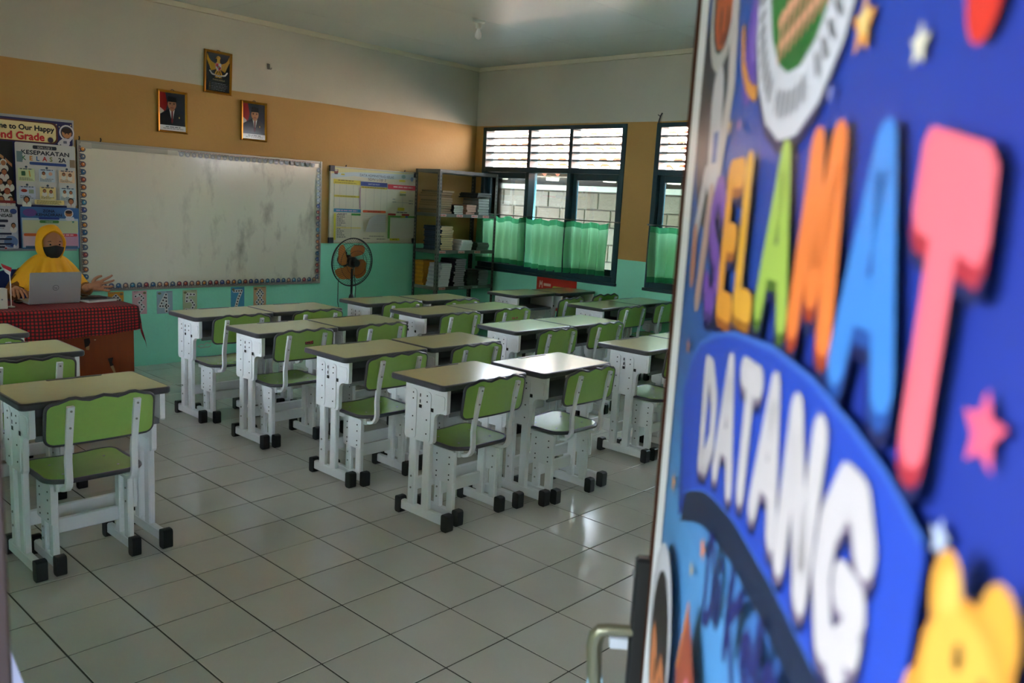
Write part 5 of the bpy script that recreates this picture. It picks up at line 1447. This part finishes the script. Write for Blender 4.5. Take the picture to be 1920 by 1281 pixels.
# ------------------------------------------------------------------ teacher's chair
bc = thing('teacher_chair', (.275, 3.74, 0), 'blue padded chair with chrome tube frame behind the teacher table', 'chair')
BLU = mat('blue_upholstery', '#1b2f6c', .6); CHR = mat('chrome', '#b8bcc0', .15, metal=1)
m = MB(); m.prism(rrect(-.21, .21, -.21, .20, .05, 5), 'z', .405, .447).build('seat', BLU, bc, smooth=40)
def cb_(u, v):
    x = (u - .5) * .44; z = .60 + .315 * v
    return x, .245 - .03 * cos((u - .5) * 2.4) + .05 * v, z
m = MB()
def pad(u, v):
    a = 2 * PI * u; ca, sa = cos(a), sin(a)
    k = 2 / 5
    x = .225 * math.copysign(abs(ca) ** k, ca) * v; z = .745 + .165 * math.copysign(abs(sa) ** k, sa) * v
    return (x, .215 + .06 * (z - .58) - .10 * (.05 - x * x), z)
m.grid(pad, 40, 6, closed_u=True); m.grid(lambda u, v: tuple(a + b for a, b in zip(pad(u, v), (0, .035, 0))), 40, 6, closed_u=True)
m.grid(lambda u, v: tuple(a + b for a, b in zip(pad(u, 1), (0, .035 * v, 0))), 40, 1, closed_u=True)
m.build('backrest', BLU, bc, smooth=40)
for s_ in (-1, 1):
    MB().tube([(s_ * .20, -.19, 0), (s_ * .20, -.19, .37), (s_ * .20, -.16, .395), (s_ * .20, .16, .395)], .011, 8).build('leg', CHR, bc, smooth=50)
    MB().tube([(s_ * .20, .24, 0), (s_ * .20, .19, .40), (s_ * .235, .215, .55), (s_ * .238, .235, .75), (s_ * .232, .25, .86), (s_ * .215, .255, .905), (s_ * .18, .255, .925)], .011, 8).build('leg', CHR, bc, smooth=50)

# ------------------------------------------------------------------ the teacher
def skin_mesh(nodes, edges, sub=2):
    """grow a limb surface over connected joints: nodes [(x, y, z, r)], root first"""
    me = bpy.data.meshes.new('tmp'); me.from_pydata([n[:3] for n in nodes], edges, [])
    o = bpy.data.objects.new('tmp', me); C.objects.link(o)
    md = o.modifiers.new('s', 'SKIN'); md.use_smooth_shade = True
    for i, n in enumerate(nodes):
        r = n[3] if isinstance(n[3], tuple) else (n[3], n[3])
        me.skin_vertices[0].data[i].radius = r
        me.skin_vertices[0].data[i].use_root = (i == 0)
    sb = o.modifiers.new('u', 'SUBSURF'); sb.levels = sub; sb.render_levels = sub
    dg = bpy.context.evaluated_depsgraph_get()
    r = bpy.data.meshes.new_from_object(o.evaluated_get(dg))
    vs = [tuple(v.co) for v in r.vertices]; fs = [tuple(f.vertices) for f in r.polygons]
    bpy.data.objects.remove(o); bpy.data.meshes.remove(me); bpy.data.meshes.remove(r)
    return vs, fs
pe = thing('person', (.300, 3.70, 0), 'seated person in yellow headscarf and black mask behind the laptop, one hand raised open', 'person')
SKIN = mat('skin', '#a8714e', .5, noise=.06, nscale=20); OCH = mat('ochre_cloth', '#7c4a14', .85, noise=.08, nscale=40)
YEL = mat('yellow_scarf', '#f0ac10', .75, noise=.04, nscale=30); MASK = mat('black_mask', '#121214', .8)
HC = Vector((.006, -.085, 1.122))
def head_pt(d, k=1.0, grow=0.0):
    """head surface in direction d (unit, -y is the face)"""
    a, b, c = .074, .094, .116
    if d.z < 0: a *= 1 - .30 * (-d.z) ** 1.6; b *= 1 - .12 * (-d.z) ** 2
    if d.y > 0: b *= 1.0
    p = Vector((d.x * a, d.y * b, d.z * c))
    return HC + p * k + d * grow
def hd_fn(u, v):
    th = PI * (v * .998 + .001); ph = 2 * PI * u
    d = Vector((sin(th) * sin(ph), -sin(th) * cos(ph), cos(th)))
    p = head_pt(d)
    # nose and brow, eye sockets
    f = max(0, -d.y)
    p.y -= .020 * math.exp(-((d.x * .074) / .011) ** 2 - ((p.z - HC.z + .028) / .018) ** 2) * (f > .3)
    p.y -= .006 * math.exp(-((p.z - HC.z - .024) / .012) ** 2) * f ** 4
    for s_ in (-1, 1): p.y += .008 * math.exp(-((d.x * .074 - s_ * .030) / .014) ** 2 - ((p.z - HC.z - .002) / .011) ** 2) * (f > .3)
    return p
body = MB()
body.grid(hd_fn, 40, 36, closed_u=True)
nodes = [(0, .03, .60, .112), (0, .03, .66, .110), (0, .0, .80, .115), (0, -.015, .90, .090), (0, -.035, .965, .050), (0, -.065, 1.04, .047),
         (-.145, -.005, .895, .052), (-.245, -.075, .755, .040), (-.290, -.250, .816, .030), (-.292, -.300, .824, .026),
         (.145, -.005, .895, .052), (.245, -.070, .770, .040), (.185, -.220, .820, .030), (.196, -.262, .832, .025),
         (-.085, -.02, .585, .075), (-.11, -.36, .54, .060), (-.11, -.35, .10, .040), (-.11, -.46, .055, .036),
         (.085, -.02, .585, .075), (.11, -.36, .54, .060), (.11, -.35, .10, .040), (.11, -.46, .055, .036)]
edges = [(0, 1), (1, 2), (2, 3), (3, 4), (4, 5), (3, 6), (6, 7), (7, 8), (8, 9), (3, 10), (10, 11), (11, 12), (12, 13), (0, 14), (14, 15), (15, 16), (16, 17), (0, 18), (18, 19), (19, 20), (20, 21)]
body.add(*skin_mesh(nodes, edges))
def hand(w, palm, nrm, thumb_side, curls, spread=.16, scale=1.0):
    """palm plate from wrist w toward palm, five separate fingers; nrm points out of the palm"""
    w, palm, nrm = Vector(w), Vector(palm), Vector(nrm).normalized()
    d = (palm - w).normalized(); sd = d.cross(nrm).normalized() * thumb_side
    nrm = sd.cross(d).normalized() * (1 if sd.cross(d).dot(nrm) > 0 else -1)
    S = scale
    k1 = w + d * .045 * S; k2 = w + d * .085 * S
    ns = [tuple(w) + (.024 * S,), tuple(k1) + ((.030 * S, .018 * S),), tuple(k2) + ((.032 * S, .014 * S),)]
    for off in (-.022, -.008, .008, .022):
        pass
    body.add(*skin_mesh([tuple(w - d * .02) + (.023 * S,), tuple(w + d * .015) + (.023 * S,)] + [tuple(w + d * .05 * S) + (.024 * S,), tuple(w + d * .075 * S) + (.022 * S,)], [(0, 1), (1, 2), (2, 3)], 2))
    for kk in (-1, 1):
        body.add(*skin_mesh([tuple(w + d * .02 + sd * kk * .010 * S) + (.017 * S,), tuple(w + d * .055 * S + sd * kk * .020 * S) + (.017 * S,), tuple(w + d * .088 * S + sd * kk * .024 * S) + (.012 * S,)], [(0, 1), (1, 2)], 2))
    for i, (off, ln) in enumerate(((.029, .070), (.010, .080), (-.010, .074), (-.028, .056))):
        c = curls[i]
        base = w + d * .066 * S + sd * off * .9 * S
        dd = (d + sd * spread * (off / .03)).normalized()
        pts = [tuple(base) + (.0095 * S,)]
        p_ = base + dd * .022 * S; pts.append(tuple(p_) + (.0095 * S,))
        ang = 0
        for f, r in ((.42, .0088), (.32, .008), (.26, .0066)):
            ang += c
            q = (dd * cos(ang) + nrm * sin(ang)).normalized()
            p_ = p_ + q * ln * f * S; pts.append(tuple(p_) + (r * S,))
        body.add(*skin_mesh(pts, [(j, j + 1) for j in range(len(pts) - 1)], 2))
    b0 = w + d * .018 * S + sd * .014 * S; b1 = b0 + (d * .45 + sd * .75 + nrm * .25).normalized() * .036 * S; b2 = b1 + (d * .8 + sd * .4 + nrm * .3).normalized() * .030 * S; b3 = b2 + (d * .95 + sd * .1 + nrm * .35).normalized() * .024 * S
    body.add(*skin_mesh([tuple(b0) + (.014 * S,), tuple(b1) + (.0115 * S,), tuple(b2) + (.010 * S,), tuple(b3) + (.008 * S,)], [(0, 1), (1, 2), (2, 3)], 2))
# her right hand bent down over the mouse, her left hand held out open
hand((-.292, -.305, .838), (-.300, -.385, .832), (0, -.20, -1), 1, (.30, .32, .34, .36))
hand((.196, -.258, .834), (.275, -.292, .842), (-.20, -.95, .30), -1, (.22, .30, .38, .46), .42, 1.08)
bo = body.build('body', SKIN, pe, smooth=180)
bl_ = MB()
n2 = [(0, .03, .60, .128), (0, .03, .66, .130), (0, .0, .80, .133), (0, -.015, .895, .105), (0, -.035, .965, .060),
      (-.150, -.005, .892, .070), (-.250, -.070, .768, .060), (-.275, -.165, .802, .052), (-.290, -.255, .818, .044),
      (.150, -.005, .892, .070), (.248, -.066, .772, .060), (.212, -.15, .806, .052), (.186, -.222, .820, .044)]
bl_.add(*skin_mesh(n2, [(0, 1), (1, 2), (2, 3), (3, 4), (3, 5), (5, 6), (6, 7), (7, 8), (3, 9), (9, 10), (10, 11), (11, 12)]))
bl_.build('blouse', OCH, pe, smooth=180)
sk = MB()
sk.add(*skin_mesh([(0, .03, .605, .130), (-.085, -.05, .590, .096), (-.11, -.36, .545, .080), (-.11, -.36, .30, .085), (-.11, -.355, .12, .090), (.085, -.05, .590, .096), (.11, -.36, .545, .080), (.11, -.36, .30, .085), (.11, -.355, .12, .090)], [(0, 1), (1, 2), (2, 3), (3, 4), (0, 5), (5, 6), (6, 7), (7, 8)]))
sk.build('skirt', OCH, pe, smooth=180)
sh_ = MB()
for s_ in (-1, 1): sh_.add(*skin_mesh([(s_ * .11, -.33, .045, .042), (s_ * .11, -.42, .040, .040), (s_ * .11, -.49, .035, .032)], [(0, 1), (1, 2)]))
sh_.build('shoes', MASK, pe, smooth=180)['kind'] = 'stuff'
# eyes, brows
for s_ in (-1, 1):
    e = MB().grid(lambda u, v: (HC.x + s_ * .030 + .0105 * sin(PI * v) * cos(2 * PI * u), HC.y - .0795 + .006 * sin(PI * v) * sin(2 * PI * u), HC.z + .001 + .0050 * cos(PI * v)), 14, 8, closed_u=True).build('eye', mat('eye_white', '#8f857c', .3), pe, smooth=180)
    MB().lathe([(.0058, 0), (.0052, -.0022), (.002, -.003)], (HC.x + s_ * .030, HC.y - .084, HC.z + .001), 12, axis='y').build('iris', mat('iris_dark', '#1c100a', .2), e)
    MB().tube([(HC.x + s_ * .016, HC.y - .0885, HC.z + .020), (HC.x + s_ * .030, HC.y - .0865, HC.z + .0245), (HC.x + s_ * .045, HC.y - .076, HC.z + .021)], [.0022, .0026, .0015], 6).build('eyebrow', mat('brow', '#2c1a10', .8), pe, smooth=180)
# mask over nose and chin with ear loops
def mask_fn(u, v):
    ph = (u - .5) * 2.15; zz = HC.z - .012 - .108 * v
    th = math.acos(max(-.97, min(.97, (zz - HC.z) / .121)))
    d = Vector((sin(th) * sin(ph), -sin(th) * cos(ph), cos(th)))
    p = head_pt(d, 1.0, .010)
    w = math.exp(-(ph / .45) ** 2)
    p.y -= .014 * w * math.exp(-((v - .30) / .28) ** 2)
    p.z += .010 * w * (1 - v) - .006 * abs(u - .5) * 2 * (1 - v)
    return p
MB().grid(mask_fn, 28, 14).build('face_mask', MASK, pe, smooth=180)
# headscarf: cap with a face opening, and a cape falling in folds over the shoulders
def cap(u, v, gr=.016):
    ph = 2 * PI * u
    t0 = 1.0 + .08 * max(0, -sin(ph)) ** 2 - .20 * max(0, sin(ph)) ** 2
    th = t0 + (PI - t0) * v
    d = Vector((sin(th) * cos(ph), -cos(th), sin(th) * sin(ph)))
    p = head_pt(d, 1.0, gr + .006 * min(1, v * 4) + .003 * sin(5 * ph + 6 * v))
    if d.z < -.2: p = Vector((p.x * (1 + .18 * (-d.z - .2)), p.y, p.z))
    return p
hj = MB()
hj.grid(cap, 48, 22, closed_u=True)
hj.grid(lambda u, v: cap(u, 0, .016 - .014 * v) + Vector((0, .004 * v, 0)), 48, 2, closed_u=True)
def cape(u, v):
    a = 2 * PI * u                      # a = 0 at the right side, -pi/2 in front
    ca, sa = cos(a), sin(a); front = max(0, -sa)
    t = v
    side = abs(ca) ** 1.5
    drop = (.085 + .12 * front ** 1.4 + .04 * max(0, sa)) if True else 0
    rx = .072 + (.172) * t ** (.75)
    ry = .088 + (.085 if sa < 0 else .075) * t ** (.8)
    fold = 1 + .11 * t ** .7 * sin(12 * a + 1.3 * sin(3 * a)) * (.35 + 1.1 * front) + .035 * t * sin(23 * a)
    z = 1.045 - (.055 + drop) * t - .045 * t * t * side
    if front > 0: z -= .03 * front * sin(PI * t)
    return (.004 + rx * ca * fold, -.052 + .030 * t + ry * sa * fold - .02 * front * t, z)
hj.grid(cape, 120, 22, closed_u=True)
hj.build('headscarf', YEL, pe, smooth=180)

# crumpled paper left in the storage box of the nearest desk at the left edge
cp = thing('crumpled_paper', (-.315, .735, .6035), 'small crumpled cream paper ball in the storage box of the leftmost near desk', 'paper')
bmp = bmesh.new(); bmesh.ops.create_icosphere(bmp, subdivisions=2, radius=.019)
for v in bmp.verts: v.co *= random.uniform(.72, 1.1)
me = bpy.data.meshes.new('ball'); bmp.to_mesh(me); bmp.free(); me.materials.append(mat('cream_paper', '#cfc4a8', .8))
obj('ball', me, cp)
